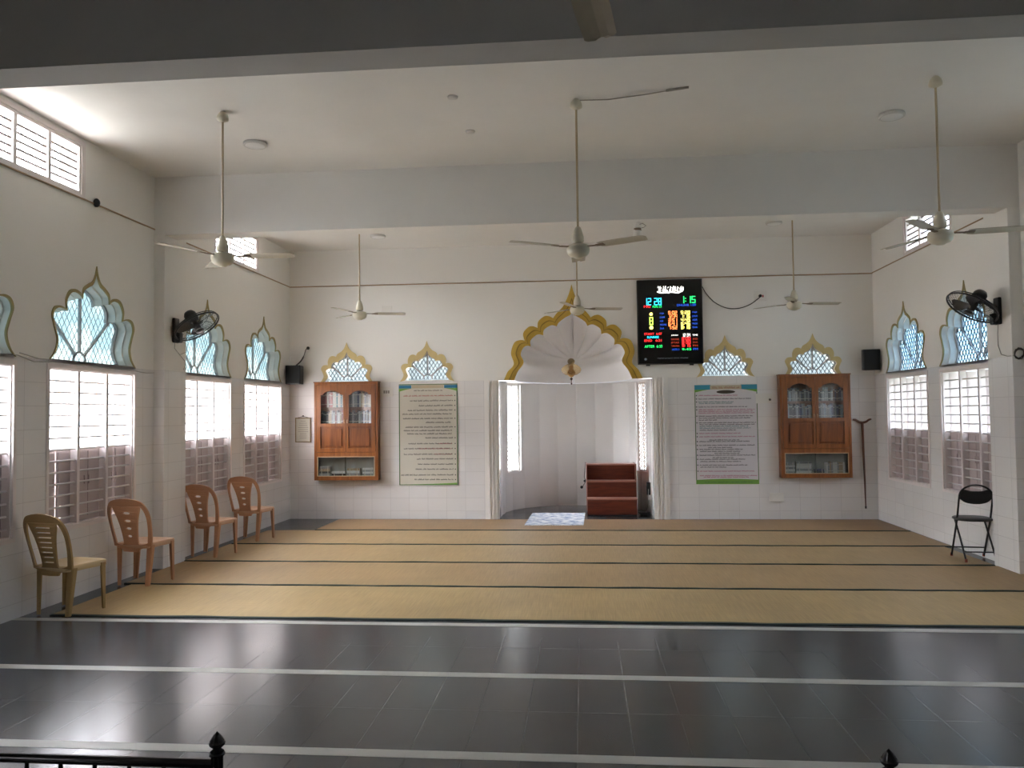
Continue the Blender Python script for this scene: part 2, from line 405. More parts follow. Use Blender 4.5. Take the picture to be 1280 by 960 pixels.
MIH_IN = half_to_full([[(470 * K, 0), (440 * K, 68 * K), (392 * K, 140 * K), (415 * K, 206 * K), (392 * K, 260 * K), (362 * K, 276 * K), (332 * K, 270 * K)],
                       [(332 * K, 270 * K), (335 * K, 315 * K), (295 * K, 355 * K), (265 * K, 366 * K), (232 * K, 358 * K)],
                       [(232 * K, 358 * K), (225 * K, 400 * K), (180 * K, 432 * K), (150 * K, 436 * K), (122 * K, 426 * K)],
                       [(122 * K, 426 * K), (105 * K, 458 * K), (50 * K, 498 * K), (15 * K, 516 * K), (0, 540 * K)]])
MX = XC                                                  # mihrab axis
def scaled(a, w, h, sx=1.0, sy=1.0, cx=0.0, cz=0.0): return [(cx + u * w * sx, cz + v * h * sy) for u, v in a]

# ------------------------------------------------------------------ the setting
SW, SH = .675, .955           # side arch half width, height
BW, BH = .437, .645           # back arch half width, height
LEFT_WIN = [5.46, 7.22, 9.49, 11.25, -1.2]; RIGHT_WIN = [5.46, 7.22, 9.45, 11.17]  # last left window is unseen, added to light the near bay
LEFT_CLER = [6.33, 10.37]; RIGHT_CLER = [6.33, 10.41]
BACK_ARCHES = [-3.752, -2.450, 2.182, 3.490]
WZ0, WZ1, WH = .665, 2.095, .66     # side window opening
CZ0, CZ1, CH = 3.755, 4.235, .655   # clerestory opening
def side_wall(name, x, sgn, wins, clers, label):
    holes = []
    for y in wins:
        holes.append(rect(y - WH, y + WH, WZ0, WZ1)); holes.append(scaled(SIDE_ARCH, SW, SH, .975, .94, y, HD + .012))
    for y in clers: holes.append(rect(y - CH, y + CH, CZ0, CZ1))
    mb = MB().plate(rect(YF, YB, -.05, ZC + .1), holes, 0, WT, fn=lambda a, w, v: (x + sgn * w, a, v))
    o = mb.build(name, M['wall']); tag(o, label, 'wall', kind='structure')
    me = o.data; bm = bmesh.new(); bm.from_mesh(me); bmesh.ops.recalc_face_normals(bm, faces=bm.faces); bm.to_mesh(me); bm.free()
side_wall('wall_left', XL, -1, LEFT_WIN, LEFT_CLER, 'long white wall behind the four plastic chairs, tiled below, with arched windows')
side_wall('wall_right', XR, 1, RIGHT_WIN, RIGHT_CLER, 'long white wall behind the black folding chair, tiled below, with arched windows')
JL, JR = -1.315, 1.075        # niche opening jambs
outl = [(XL - WT, -.05), (JL, -.05), (JL, HD)] + scaled(MIH_IN, 1, 1, 1, 1, MX, HD) + [(JR, HD), (JR, -.05), (XR + WT, -.05), (XR + WT, ZC + .1), (XL - WT, ZC + .1)]
o = MB().plate(outl, [scaled(BACK_ARCH, BW, BH, .83, .73, x, HD + .02) for x in BACK_ARCHES], YB, YB + .2).build('wall_back', M['wall'])
tag(o, 'white end wall with the golden prayer niche arch, tiled below', 'wall', kind='structure')
o = MB().plate([(XL - WT, -.05), (XR + WT, -.05), (XR + WT, ZC + .1), (XL - WT, ZC + .1)], [], YF - .2, YF).build('wall_front', M['wall'])
tag(o, 'plain white wall closing the hall behind the viewer', 'wall', kind='structure')
tag(MB().box((XL - WT, YF - .2, ZC), (XR + WT, YB + .2, ZC + .15)).build('ceiling', M['ceil']), 'flat off-white plastered ceiling between two deep beams', 'ceiling', kind='structure')
tag(MB().box((XL - WT, YF - .2, -.1), (XR + WT, 14.4, 0)).build('floor', M['floor']), 'polished dark slate tile floor with pale joints', 'floor', kind='structure')
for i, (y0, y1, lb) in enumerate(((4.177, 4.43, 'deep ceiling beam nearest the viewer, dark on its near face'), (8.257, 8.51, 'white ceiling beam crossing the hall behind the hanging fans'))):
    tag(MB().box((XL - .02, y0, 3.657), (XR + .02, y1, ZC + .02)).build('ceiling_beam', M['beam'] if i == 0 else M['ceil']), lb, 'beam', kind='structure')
    for x0, x1, sd in ((XL - .02, XL + .122, 'four plastic chairs'), (XR - .118, XR + .02, 'black folding chair')):
        tag(MB().box((x0, y0 + .0008, -.02), (x1, y0 + .48, ZC + .02)).build('wall_column', M['wall'], bevel=.006),
            'white pilaster under the %s beam on the wall of the %s' % ('near' if i == 0 else 'far', sd), 'column', kind='structure')
n_trim = 1
for k, (y0, y1) in enumerate(((6.126, 6.207), (4.954, 5.036), (3.788, 3.872), (2.62, 2.70))):
    o = MB().box((XL, y0, -.01), (XR, y1, .0015)).build('trim_%d' % n_trim, M['strip']); n_trim += 1
    tag(o, ['pale marble floor strip along the front edge of the straw mats', 'pale marble floor strip halfway across the dark tiles', 'pale marble floor strip just beyond the metal railing', 'pale marble floor strip under the metal railing'][k], 'floor strip', kind='structure')
# grey bare floor inside the niche is the same slate; niche shell
NR, NYC, NX = 1.20, 12.93, (JL + JR) / 2
def niche_plan(r, flute):
    pts = [(NX - r, 12.49), (NX - r, 12.60), (NX - r, 12.72), (NX - r, 12.83)]
    n = 168
    for i in range(n + 1):
        a = -PI / 2 + PI * i / n
        rr = r - flute * abs(math.sin(a * 11)) ** .7
        pts.append((NX + rr * math.sin(a), NYC + rr * math.cos(a)))
    return pts + [(NX + r, 12.83), (NX + r, 12.72), (NX + r, 12.60), (NX + r, 12.49)]
plan = niche_plan(NR, .022)
zs = [-.02, .655, 2.14, HD]
def ang(j):
    p = [(plan[j][q] + plan[j + 1][q]) / 2 for q in (0, 1)]; return math.degrees(math.atan2(p[0] - NX, p[1] - NYC))
WA = ((-76.5, -54), (58.5, 77))
mb = MB()
mb.grid([[(x, y, z) for x, y in plan] for z in zs], smooth=False, skip=lambda i, j: i == 1 and any(a < ang(j) < b for a, b in WA))
mb.grid([[(NX + (x - NX) * 1.10, NYC + (y - NYC) * 1.07, z) for x, y in plan] for z in zs], smooth=False, flip=True, skip=lambda i, j: i == 1 and any(a < ang(j) < b for a, b in WA))
# reveals of the two slit windows
for a, b in WA:
    js = [j for j in range(len(plan) - 1) if a < ang(j) < b]
    for jj in (js[0], js[-1] + 1):
        x, y = plan[jj]; x2, y2 = NX + (x - NX) * 1.10, NYC + (y - NYC) * 1.07
        mb.add([(x, y, .655), (x2, y2, .655), (x2, y2, 2.14), (x, y, 2.14)], [(0, 1, 2, 3)], False)
    for z in (.655, 2.14):
        mb.grid([[(plan[j][0], plan[j][1], z) for j in range(js[0], js[-1] + 2)], [(NX + (plan[j][0] - NX) * 1.10, NYC + (plan[j][1] - NYC) * 1.07, z) for j in range(js[0], js[-1] + 2)]], smooth=False)
o = mb.build('wall_mihrab', M['niche']); tag(o, 'fluted white curved wall inside the prayer niche', 'wall', kind='structure')
# vault: front scalloped profile shrinks to a pole at the back
prof = catmull([(MX + u, HD + v) for u, v in MIH_IN], 1)
ZP = 2.56
rows = []
NT = 26
for k in range(NT + 1):
    t = k / NT * PI / 2; c, sn = math.cos(t), math.sin(t)
    row = []
    for x, z in prof:
        zz = z if z < ZP else ZP + (z - ZP) * c
        row.append((MX + (x - MX) * max(c, .002), 12.30 + .02 + 1.72 * sn, zz))
    rows.append(row)
mb = MB(); mb.grid(rows, smooth=True)
# flat ledge that closes between the curved wall and the vault foot
outer = [(x, y, HD - .003) for x, y in plan]
k = len(outer)
inner = []
for i in range(k):
    t = i / (k - 1) * PI; inner.append((MX - 470 * K * math.cos(t), 12.32 + 1.72 * math.sin(t), HD - .003))
mb.grid([outer, inner], smooth=False)
o = mb.build('ceiling_mihrab', M['niche']); tag(o, 'scalloped white half dome over the prayer niche', 'vault', kind='structure')
# slit window lattices in the niche
def jali(a, b):
    js = [j for j in range(len(plan) - 1) if a < ang(j) < b]
    P = [Vector((NX + (plan[j][0] - NX) * 1.05, NYC + (plan[j][1] - NYC) * 1.035, 0)) for j in range(js[0], js[-1] + 2)]
    p0, p1 = P[0], P[-1]; L = (p1 - p0).length; e = (p1 - p0).normalized()
    mb = MB(); W_ = L; H_ = 1.485
    def pt(u, v): q = p0 + e * u; return (q.x, q.y, .655 + v)
    nn = int(H_ / .075)
    for i in range(-4, nn + 1):
        for s in (1, -1):
            u0, v0 = (0, i * .075); u1, v1 = (W_, i * .075 + W_)
            lo = max(0, -v0); hi = min(W_, H_ - v0)
            if hi <= lo: continue
            if s == 1: mb.tube([pt(lo, v0 + lo), pt(hi, v0 + hi)], .0075, 5)
            else: mb.tube([pt(W_ - lo, v0 + lo), pt(W_ - hi, v0 + hi)], .0075, 5)
    for u in (0.01, W_ - .01): mb.tube([pt(u, 0), pt(u, H_)], .014, 5)
    mb.tube([pt(W_ / 2, 0), pt(W_ / 2, H_)], .009, 5)
    for v in (.01, H_ - .01): mb.tube([pt(0, v), pt(W_, v)], .014, 5)
    return mb
M['jali'] = plain('terracotta_white_jali', (.62, .52, .46), .6)
for i, (a, b) in enumerate(WA):
    r = empty('window_%d' % (31 + i)); tag(r, ['tall slit window with white lattice in the niche, on the prayer rug side', 'tall slit window with lattice in the niche, behind the wooden steps'][i], 'window', kind='structure')
    jali(a, b).build('lattice', M['white'] if i == 0 else M['jali'], r)
# fluted pilaster trims each side of the niche
for x0, x1, w in ((-1.535, JL, 'rug'), (JR, 1.305, 'steps')):
    mb = MB(); wd = x1 - x0
    st = [(0, .035), (.20, .035), (.20, .05), (.36, .05), (.36, .02), (.48, .02), (.48, .042), (.60, .042), (.60, .016), (.72, .016), (.72, .034), (.84, .034), (.84, .012), (1.0, .012)]
    if x0 > 0: st = [(1 - a, d) for a, d in st[::-1]]
    outer = [(x0 + a * wd, YB - d) for a, d in st] + [(x1, YB + .01), (x0, YB + .01)]
    mb.plate(outer, [], 0, HD + .004, fn=lambda a, z, d: (a, d, z))
    o = mb.build('trim_%d' % n_trim, M['white']); n_trim += 1
    me = o.data; bm = bmesh.new(); bm.from_mesh(me); bmesh.ops.recalc_face_normals(bm, faces=bm.faces); bm.to_mesh(me); bm.free()
    tag(o, 'fluted white pilaster moulding on the %s side of the prayer niche' % w, 'moulding', kind='structure')
# gold scalloped arch
r = empty('trim_%d' % n_trim, (0, YB, 0)); n_trim += 1
tag(r, 'gold painted scalloped arch framing the prayer niche', 'arch trim', kind='structure')
mid = [((a[0] * .45 + b[0] * .55), (a[1] * .45 + b[1] * .55)) for a, b in zip(MIH_OUT, MIH_IN)]
def band(o_, i_, y0, y1, cx, cz):
    mb = MB(); n = len(o_)
    A = [(cx + p[0], y0, cz + p[1]) for p in o_]; B = [(cx + p[0], y0, cz + p[1]) for p in i_]
    A2 = [(p[0], y1, p[2]) for p in A]; B2 = [(p[0], y1, p[2]) for p in B]
    mb.grid([A2, A, B, B2], smooth=False)
    for k in (0, n - 1): mb.add([A[k], B[k], B2[k], A2[k]], [(0, 1, 2, 3)], False)
    return mb
assert len(MIH_OUT) == len(MIH_IN), (len(MIH_OUT), len(MIH_IN))
band(MIH_OUT, mid, -.022, .005, MX, HD).build('outer_band', M['gold'], r)
band(mid, MIH_IN, -.010, .01, MX, HD).build('inner_band', M['gold'], r)
g2 = [((a[0] * .52 + b[0] * .48), (a[1] * .52 + b[1] * .48)) for a, b in zip(MIH_OUT, MIH_IN)]
g3 = [((a[0] * .42 + b[0] * .58), (a[1] * .42 + b[1] * .58)) for a, b in zip(MIH_OUT, MIH_IN)]
band(g2, g3, -.0235, .004, MX, HD).build('groove_line', M['gold_dark'], r)

# ------------------------------------------------------------------ side windows with shutters and bars
def side_window_parts():
    P = {}
    bays = [(-WH + .005 + .0, -.2225), (-.195, .195), (.2225, WH - .005)]
    bays = [(-.648, -.24), (-.203, .203), (.24, .648)]
    fr = MB().plate(rect(-WH, WH, WZ0, WZ1), [rect(a, b, WZ0 + .012, WZ1 - .012) for a, b in bays], .015, .085)
    fr.plate(rect(-WH - .035, WH + .035, WZ0 - .035, WZ1 + .04), [rect(-WH + .001, WH - .001, WZ0 + .001, WZ1 - .001)], -.008, .004)
    P['frame'] = fr.mesh('window_frame', M['winpaint'])
    P['bars'] = []
    for a, b in bays:
        mb = MB()
        for i in range(13):
            z = WZ0 + .075 + i * .104
            mb.tube([(a - .004, .045, z), (b + .004, .045, z)], .0095, 6)
        P['bars'].append(mb.mesh('window_bars', M['rod']))
    ZM = 1.375
    hw = (bays[0][1] - bays[0][0]) / 2
    lo = MB(); lo.box((-.016, 0, WZ0 + .002), (hw - .001, .022, ZM)); lo.box((.02, -.006, WZ0 + .05), (hw - .03, 0, ZM - .04))
    lo.tube([(hw - .035, -.012, 1.02), (hw - .035, -.012, 1.10)], .006, 6)
    P['low'] = lo.mesh('lower_shutter', M['shutter'])
    up = MB(); up.box((0, 0, ZM + .008), (.105, .022, WZ1 - .02)); up.box((.015, -.006, ZM + .05), (.09, 0, WZ1 - .06))
    P['up'] = up.mesh('upper_shutter', M['winpaint'])
    hd = MB(); hd.box((-WH, .086, ZM - .012), (WH, .115, ZM + .004))
    P['rail'] = hd.mesh('meeting_rail', M['winpaint'])
    P['bays'] = bays; P['hw'] = hw
    return P
SWP = side_window_parts()
def put(me, parent, loc=(0, 0, 0), rz=0, name=None, sx=1):
    o = bpy.data.objects.new(name or me.name.split('.')[0], me); COL.objects.link(o); o.parent = parent; o.location = loc; o.rotation_euler = (0, 0, rz)
    if sx != 1: o.scale = (sx, 1, 1)
    return o
wn = 1
def side_window(x, y, rz, label):
    global wn
    r = empty('window_%d' % wn, (x, y, 0), rz); wn += 1
    tag(r, label, 'window', kind='structure')
    put(SWP['frame'], r, name='window_frame')
    put(SWP['rail'], r, name='meeting_rail')
    for k, (a, b) in enumerate(SWP['bays']):
        put(SWP['bars'][k], r, name='window_bars')
        gap = (0, .006, 0, .009, 0, .004)[(k + wn) % 6]
        put(SWP['low'], r, (a, .09, 0), name='lower_shutter')
        put(SWP['low'], r, (b + gap * 1.0, .09, 0), name='lower_shutter', sx=-1)
        put(SWP['up'], r, (a, .09, 0), math.radians(68), name='upper_shutter')
        put(SWP['up'], r, (b, .09, 0), math.radians(-68), name='upper_shutter', sx=-1)
WL = ['at the frame edge nearest the viewer', 'behind the olive and first brown chairs', 'just beyond the pilaster with the wall fan', 'in the corner beside the speaker', 'added unseen far behind the viewer for light']
for i, y in enumerate(LEFT_WIN): side_window(XL, y, PI / 2, 'three-bay shuttered window with iron bars ' + WL[i] + ', chairs wall')
WR = ['nearest the viewer', 'before the pilaster with the wall fan', 'behind the folding chair', 'in the corner beside the walking stick']
for i, y in enumerate(RIGHT_WIN): side_window(XR, y, -PI / 2, 'three-bay shuttered window with iron bars ' + WR[i] + ', folding chair wall')
# clerestory
def cler_parts():
    bays = [(-.625, -.235), (-.195, .195), (.235, .625)]
    f = MB().plate(rect(-CH, CH, CZ0, CZ1), [rect(a, b, CZ0 + .03, CZ1 - .03) for a, b in bays], .005, .06)
    f.plate(rect(-CH - .05, CH + .05, CZ0 - .035, CZ1 + .035), [rect(-CH + .001, CH - .001, CZ0 + .001, CZ1 - .001)], -.006, .006)
    b = MB()
    for a, c in bays:
        for i in range(5): b.tube([(a - .01, .035, CZ0 + .03 + .07 * (i + 1)), (c + .01, .035, CZ0 + .03 + .07 * (i + 1))], .012, 6)
    return f.mesh('window_frame', M['winpaint']), b.mesh('window_bars', M['rod_dark'])
CF, CB = cler_parts()
def cler(x, y, rz, label):
    global wn
    r = empty('window_%d' % wn, (x, y, 0), rz); wn += 1; tag(r, label, 'window', kind='structure')
    put(CF, r, name='window_frame'); put(CB, r, name='window_bars')
cler(XL, LEFT_CLER[0], PI / 2, 'high barred ventilator window under the ceiling, above the chairs'); cler(XL, LEFT_CLER[1], PI / 2, 'high barred ventilator window beyond the far beam, chairs wall')
cler(XR, RIGHT_CLER[0], -PI / 2, 'high barred ventilator window before the far beam, folding chair wall'); cler(XR, RIGHT_CLER[1], -PI / 2, 'high barred ventilator window beyond the far beam, folding chair wall')
# arched windows
def clip_line_poly(p, d, poly):
    ts = []
    n = len(poly)
    for i in range(n):
        a = poly[i]; b = poly[(i + 1) % n]; ex, ez = b[0] - a[0], b[1] - a[1]
        den = d[0] * ez - d[1] * ex
        if abs(den) < 1e-9: continue
        t = ((a[0] - p[0]) * ez - (a[1] - p[1]) * ex) / den; u = ((a[0] - p[0]) * d[1] - (a[1] - p[1]) * d[0]) / den
        if 0 <= u < 1: ts.append(t)
    ts.sort()
    return [(ts[i], ts[i + 1]) for i in range(0, len(ts) - 1, 2)]
def arch_parts(arch, w, h, osx, osy, dep, mats, step, lat_r, pitch, bz):
    """border on the wall face, lattice set back by dep; local origin at base centre"""
    op = scaled(arch, w, h, osx, osy, 0, bz)
    out = scaled(arch, w, h)
    P = {}
    P['arch_border'] = band(out, [(p[0] * .992, p[1]) for p in op], -.012, .004, 0, 0).mesh('arch_border', mats[0])
    fin = scaled(arch, w, h, osx * .93, osy * .94, 0, bz + .012)
    mb = MB(); 
    mb.plate(op, [fin], dep, dep + .03)
    rb = .105 * (w / .675) ** .5 * .9
    def bar2(a, b, ww): mb.bar((a[0], dep + .015, a[1]), (b[0], dep + .015, b[1]), ww, .026, side=(0, 1, 0)) if False else mb.bar((a[0], dep + .015, a[1]), (b[0], dep + .015, b[1]), .026, ww, side=(0, 1, 0))
    for a in (90, 43, 137):
        d = (math.cos(math.radians(a)), math.sin(math.radians(a))); p = (0, bz + .015)
        ts = [t for s in clip_line_poly(p, d, fin) for t in s if t > rb]
        L_ = min(ts) if ts else h * .5
        bar2((p[0] + d[0] * rb, p[1] + d[1] * rb), (p[0] + d[0] * L_ * 1.01, p[1] + d[1] * L_ * 1.01), .018 if w > .5 else .022)
    mb.tube([(rb * math.cos(math.radians(a)), dep + .015, bz + .015 + rb * math.sin(math.radians(a))) for a in range(0, 181, 15)], .010, 6)
    P['arch_frame'] = mb.mesh('arch_frame', mats[1])
    lt = MB()
    for s in (1, -1):
        d = (math.cos(math.radians(57)) * s, math.sin(math.radians(57)))
        nrm = (-d[1], d[0]); n = int((w + h) / pitch) + 2
        for i in range(-n, n + 1):
            p = (nrm[0] * i * pitch, nrm[1] * i * pitch + h * .4)
            for t0, t1 in clip_line_poly(p, d, fin):
                if t1 - t0 < .02: continue
                lt.tube([(p[0] + d[0] * t0, dep + .018 + .002 * s, p[1] + d[1] * t0), (p[0] + d[0] * t1, dep + .018 + .002 * s, p[1] + d[1] * t1)], lat_r, 4, cap=False)
    P['lattice'] = lt.mesh('lattice', mats[2])
    P['glass_pane'] = MB().plate(scaled(arch, w, h, osx * .97, osy * .97, 0, bz), [], dep + .028, dep + .032).mesh('glass_pane', mats[3])
    if step:
        mid_ = scaled(arch, w, h, osx * .97, osy * .97, 0, bz + .005)
        P['reveal_step'] = MB().plate(op, [mid_], .07, .075 + dep - .07).mesh('reveal_step', M['white'])
        sill = MB().box((-w * osx, .0, -.02), (w * osx, dep, bz + .003)); P['sill'] = sill.mesh('window_sill', M['winpaint'])
    return P
AL = arch_parts(SIDE_ARCH, SW, SH, .975, .94, .15, (M['gold_side'], M['lattice'], M['lattice'], M['glass_left']), True, .0034, .062, .012)
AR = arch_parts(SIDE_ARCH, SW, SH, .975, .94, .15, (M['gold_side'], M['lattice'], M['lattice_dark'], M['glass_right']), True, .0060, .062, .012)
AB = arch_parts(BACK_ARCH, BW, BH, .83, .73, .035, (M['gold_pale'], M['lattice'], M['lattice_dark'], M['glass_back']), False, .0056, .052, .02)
def arch_window(parts, loc, rz, label):
    global wn
    r = empty('window_%d' % wn, loc, rz); wn += 1; tag(r, label, 'window', kind='structure')
    for k, me in parts.items(): put(me, r, name=k)
    return r
for i, y in enumerate(LEFT_WIN): arch_window(AL, (XL, y, HD), PI / 2, 'scalloped aqua glass fanlight with pointed top above the shuttered window ' + WL[i])
for i, y in enumerate(RIGHT_WIN): arch_window(AR, (XR, y, HD), -PI / 2, 'scalloped blue glass fanlight with pointed top above the shuttered window ' + WR[i])
for i, x in enumerate(BACK_ARCHES):
    arch_window(AB, (x, YB, HD), 0, 'small gold-bordered scalloped lattice window above the ' + ('bookcase beside the framed notice', 'cream banner', 'lavender banner, touching the LED board', 'bookcase beside the walking stick')[i])
# ground outside
tag(MB().box((-40, -30, -.45), (0, 45, -.4)).build('outside_ground', M['sand']), 'pale sandy ground outside the windows of the chairs wall', 'ground', kind='structure')
tag(MB().box((0, -30, -.45), (40, 45, -.4)).build('outside_dim_ground', M['dim_ground']), 'dull green ground, darkened in place of shade, outside the windows of the folding chair wall', 'ground', kind='structure')

# ------------------------------------------------------------------ straw mats
EDGE = [6.30, 7.505, 8.71, 9.89, 11.10, 12.285]
XS = [(-4.46, 4.36), (-4.55, 4.36), (-4.555, 4.26), (-4.54, 4.36), (-3.86, 4.36)]
ML = ['foremost straw floor mat, edged dark green beside the bare slate floor', 'second straw floor mat from the front, under the first brown chair', 'middle straw floor mat, under the folding chair',
      'second straw floor mat from the niche, just before the prayer rug', 'rearmost straw floor mat, shorter and browner, along the niche wall']
for i in range(5):
    y0 = EDGE[i]; y1 = EDGE[i + 1] - .034 if i < 4 else 12.245
    x0, x1 = XS[i]
    r = empty('straw_mat', ((x0 + x1) / 2, y0, 0)); tag(r, ML[i], 'mat', 'straw prayer mats laid in rows')
    ox = (x0 + x1) / 2
    rows = []
    nx = 60
    for (yy, zz) in ((0, .0005), (0, .006 + (.002 if i else 0)), (.05, .007), ((y1 - y0) - .05, .005), ((y1 - y0), .004), ((y1 - y0), .0005)):
        rows.append([(x0 - ox + (x1 - x0) * k / nx, yy + .006 * math.sin(k * .9 + i * 2) * (1 if yy < .06 else 0) + (.05 if i == 5 and yy > 1 else 0) * 0, zz + .0012 * math.sin(k * 1.7 + i)) for k in range(nx + 1)])
    mb = MB().grid(rows, smooth=False)
    for e in (0, nx): mb.add([q[e] for q in rows], [tuple(range(6)) if e == 0 else tuple(range(5, -1, -1))], False)
    mb.build('woven_sheet', M['straw'][i + (i == 4)], r)
    bw = .034 if i == 0 else .024
    eb = MB()
    A = [(p[0], p[1] - bw * .8, .0005) for p in rows[1]]; B = [(p[0], p[1] - bw * .8, p[2] + .002) for p in rows[1]]; C_ = [(p[0], p[1] + bw * .2, p[2] + .003) for p in rows[1]]; D = [(p[0], p[1] + bw * .2, .0005) for p in rows[1]]
    eb.grid([A, B, C_, D], smooth=False)
    eb.build('edge_binding', M['binding'], r)
# prayer rug
r = empty('prayer_rug', (-.445, 11.56, .008)); tag(r, 'white and pale blue patterned prayer rug lying before the niche', 'rug')
mb = MB(); rows = []
for j in range(15):
    v = j / 14
    rows.append([(-.43 + .86 * i / 12 + .03 * v, 1.38 * v, .007 + .003 * math.sin(i * 1.3 + j * .8)) for i in range(13)])
top = rows; bot = [[(x, y, .0005) for x, y, z in q] for q in rows]
mb.grid(top); mb.grid(bot, flip=True)
per = [(0, i) for i in range(13)] + [(j, 12) for j in range(1, 15)] + [(14, i) for i in range(11, -1, -1)] + [(j, 0) for j in range(13, 0, -1)]
mb.grid([[bot[a][b] for a, b in per], [top[a][b] for a, b in per]], closed=True, smooth=False)
mb.build('pile', M['rug'], r)
for yy, s in ((0, -1), (1.38, 1)):
    fm = MB()
    for i in range(44):
        x = -.43 + .86 * (i + .5) / 44 + (.03 if yy else 0); fm.bar((x, yy, .006), (x + random.uniform(-.008, .008), yy + s * .03, .002), .010, .004)
    fm.build('fringe', M['fringe'], r)

# ------------------------------------------------------------------ plastic chairs
def plastic_chair(style):
    body, light = (M['chair_brown'], M['chair_brown_seat']) if style == 'slot' else (M['chair_olive'], M['chair_olive_seat'])
    r = empty('plastic_chair')
    # seat: dished rounded trapezoid with a skirt; forward is +y
    out = []
    for x, y in catmull([(-.17, -.17), (-.19, 0), (-.205, .15), (-.185, .20), (0, .215), (.185, .20), (.205, .15), (.19, 0), (.17, -.17), (0, -.185), (-.17, -.17)], 4)[:-1]: out.append((x, y))
    cx, cy = 0, .015
    def ring(f, z, dz=0): return [((x - cx) * f + cx, (y - cy) * f + cy, z + dz * max(0, (y + .0)) * 4) for x, y in out]
    mb = MB()
    rings = [ring(.97, .365), ring(1.0, .370), ring(1.0, .408), ring(.96, .416), ring(.75, .409), ring(.4, .405), ring(.02, .404)]
    mb.grid(rings, closed=True); mb.build('seat', light, r)
    # back: hoop with splat, bent and leaning
    def leanfn(u, y, v):
        return (u * (1 - .10 * (1 - v / .46)), -.190 - .115 * max(v / .46, 0) ** 1.2 + .55 * u * u * (1 - .25 * v / .46) + y, .388 + v)
    H = .472
    outer = catmull([(-.225, -.0), (-.235, .12), (-.238, .26), (-.222, .36), (-.17, .435), (-.09, .463), (0, H), (.09, .463), (.17, .435), (.222, .36), (.238, .26), (.235, .12), (.225, 0)], 5)
    outer = outer + [(.185, -.006), (.105, -.03), (.095, -.052), (0, -.055), (-.095, -.052), (-.105, -.03), (-.185, -.006)]
    hl = catmull([(-.188, .03), (-.203, .15), (-.205, .26), (-.190, .335), (-.168, .378), (-.152, .388), (-.142, .355), (-.112, .26), (-.093, .15), (-.088, .03), (-.135, .012), (-.188, .03)], 4)[:-1]
    hr = [(-x, z) for x, z in hl]
    holes = [hl, hr]
    slots = []
    if style == 'slot':
        for k in range(4):
            z = .10 + k * .076; w = .028 + .005 * k
            slots.append(catmull([(-w, z), (-w * .5, z + .011), (w * .5, z + .011), (w, z), (w * .5, z - .011), (-w * .5, z - .011), (-w, z)], 3)[:-1])
    else:
        for k in range(8):
            z = .055 + k * .042; w = .058 + .006 * k * .6
            slots.append(rect(-w, w, z, z + .010))
    MB().plate(outer, holes + slots, -.009, .009, fn=leanfn).build('backrest', body, r, bevel=.004)
    for sx in (-1, 1):
        for (x0, y0, x1, y1, w) in ((.165, -.145, .150, -.165, .052), (.185, .170, .205, .165, .052)):
            lg = MB(); 
            a = (sx * x0, y0, .395); b = (sx * x1, y1, 0.0)
            # L-section: two tapering flanges
            lg.bar(a, b, w, .014, w * .62, .014, side=(1, 0, 0))
            lg.bar((a[0] + sx * w * .46, a[1] + (.02 if y0 < 0 else -.02), a[2]), (b[0] + sx * w * .28, b[1] + (.013 if y0 < 0 else -.013), 0), .014, .044, .012, .028, side=(1, 0, 0))
            lg.build('leg', body, r, bevel=.003)
    return r
proto = plastic_chair('slot'); olive = plastic_chair('slat')
CH = [(olive, (-4.385, 6.415), -12, 'olive tan plastic chair with slatted back, nearest the viewer'),
      (proto, (-4.375, 7.55), -6, 'pinkish brown plastic chair, second in line, beside the olive chair'),
      (None, (-4.41, 9.075), -10, 'brown plastic chair just beyond the wall fan pilaster'),
      (None, (-4.40, 10.21), -7, 'brown plastic chair furthest along the row, nearest the corner speaker')]
for p, (x, y), a, lb in CH:
    c = p or copy_tree(proto)
    c.location = (x, y, .009 if y > 6.5 else .0085); c.rotation_euler = (0, 0, math.radians(a)); tag(c, lb, 'chair', 'plastic chairs in a row by the windows')

# ------------------------------------------------------------------ folding chair
r = empty('folding_chair', (4.20, 9.01, .0165), math.radians(-6)); tag(r, 'black metal folding chair with round seat against the white tiled wall', 'chair')
HW = .165
for sx in (-1, 1):
    MB().tube([(sx * HW, -.10, .80 - .12), (sx * HW, -.06, .56), (sx * HW, -.01, .42), (sx * (HW - .002), .19, .012)], .0105, 8).build('back_upright', M['blackmetal'], r)
    MB().tube([(sx * (HW - .018), .12, .425), (sx * (HW - .018), -.02, .25), (sx * (HW - .016), -.20, .012)], .0105, 8).build('rear_leg', M['blackmetal'], r)
    for y in (.195, -.203):
        MB().lathe([(.014, 0), (.014, .03), (.011, .034)], 10, (sx * (HW - (.002 if y > 0 else .016)), y, -.004)).build('rubber_foot', M['orange_foot'], r)
MB().tube([(HW * math.cos(a), -.10 - .01 * math.sin(a), .68 + .125 * math.sin(a)) for a in [PI * k / 16 for k in range(17)]], .0105, 8).build('top_hoop', M['blackmetal'], r)
pan = catmull([(-.160, .66), (-.158, .70), (-.13, .755), (-.05, .742), (.05, .742), (.13, .755), (.158, .70), (.160, .66), (.10, .615), (0, .60), (-.10, .615), (-.160, .66)], 4)[:-1]
MB().plate(pan, [], -.012, .012, fn=lambda x, y, z: (x, -.085 - 1.2 * (.0256 - x * x) * .8 + y - (z - .68) * .2, z)).build('backrest', M['black'], r, bevel=.004)
st = [(.185 * (abs(math.cos(a)) ** .7) * (1 if math.cos(a) > 0 else -1), .03 + .185 * (abs(math.sin(a)) ** .75) * (1 if math.sin(a) > 0 else -1)) for a in [2 * PI * k / 40 for k in range(40)]]
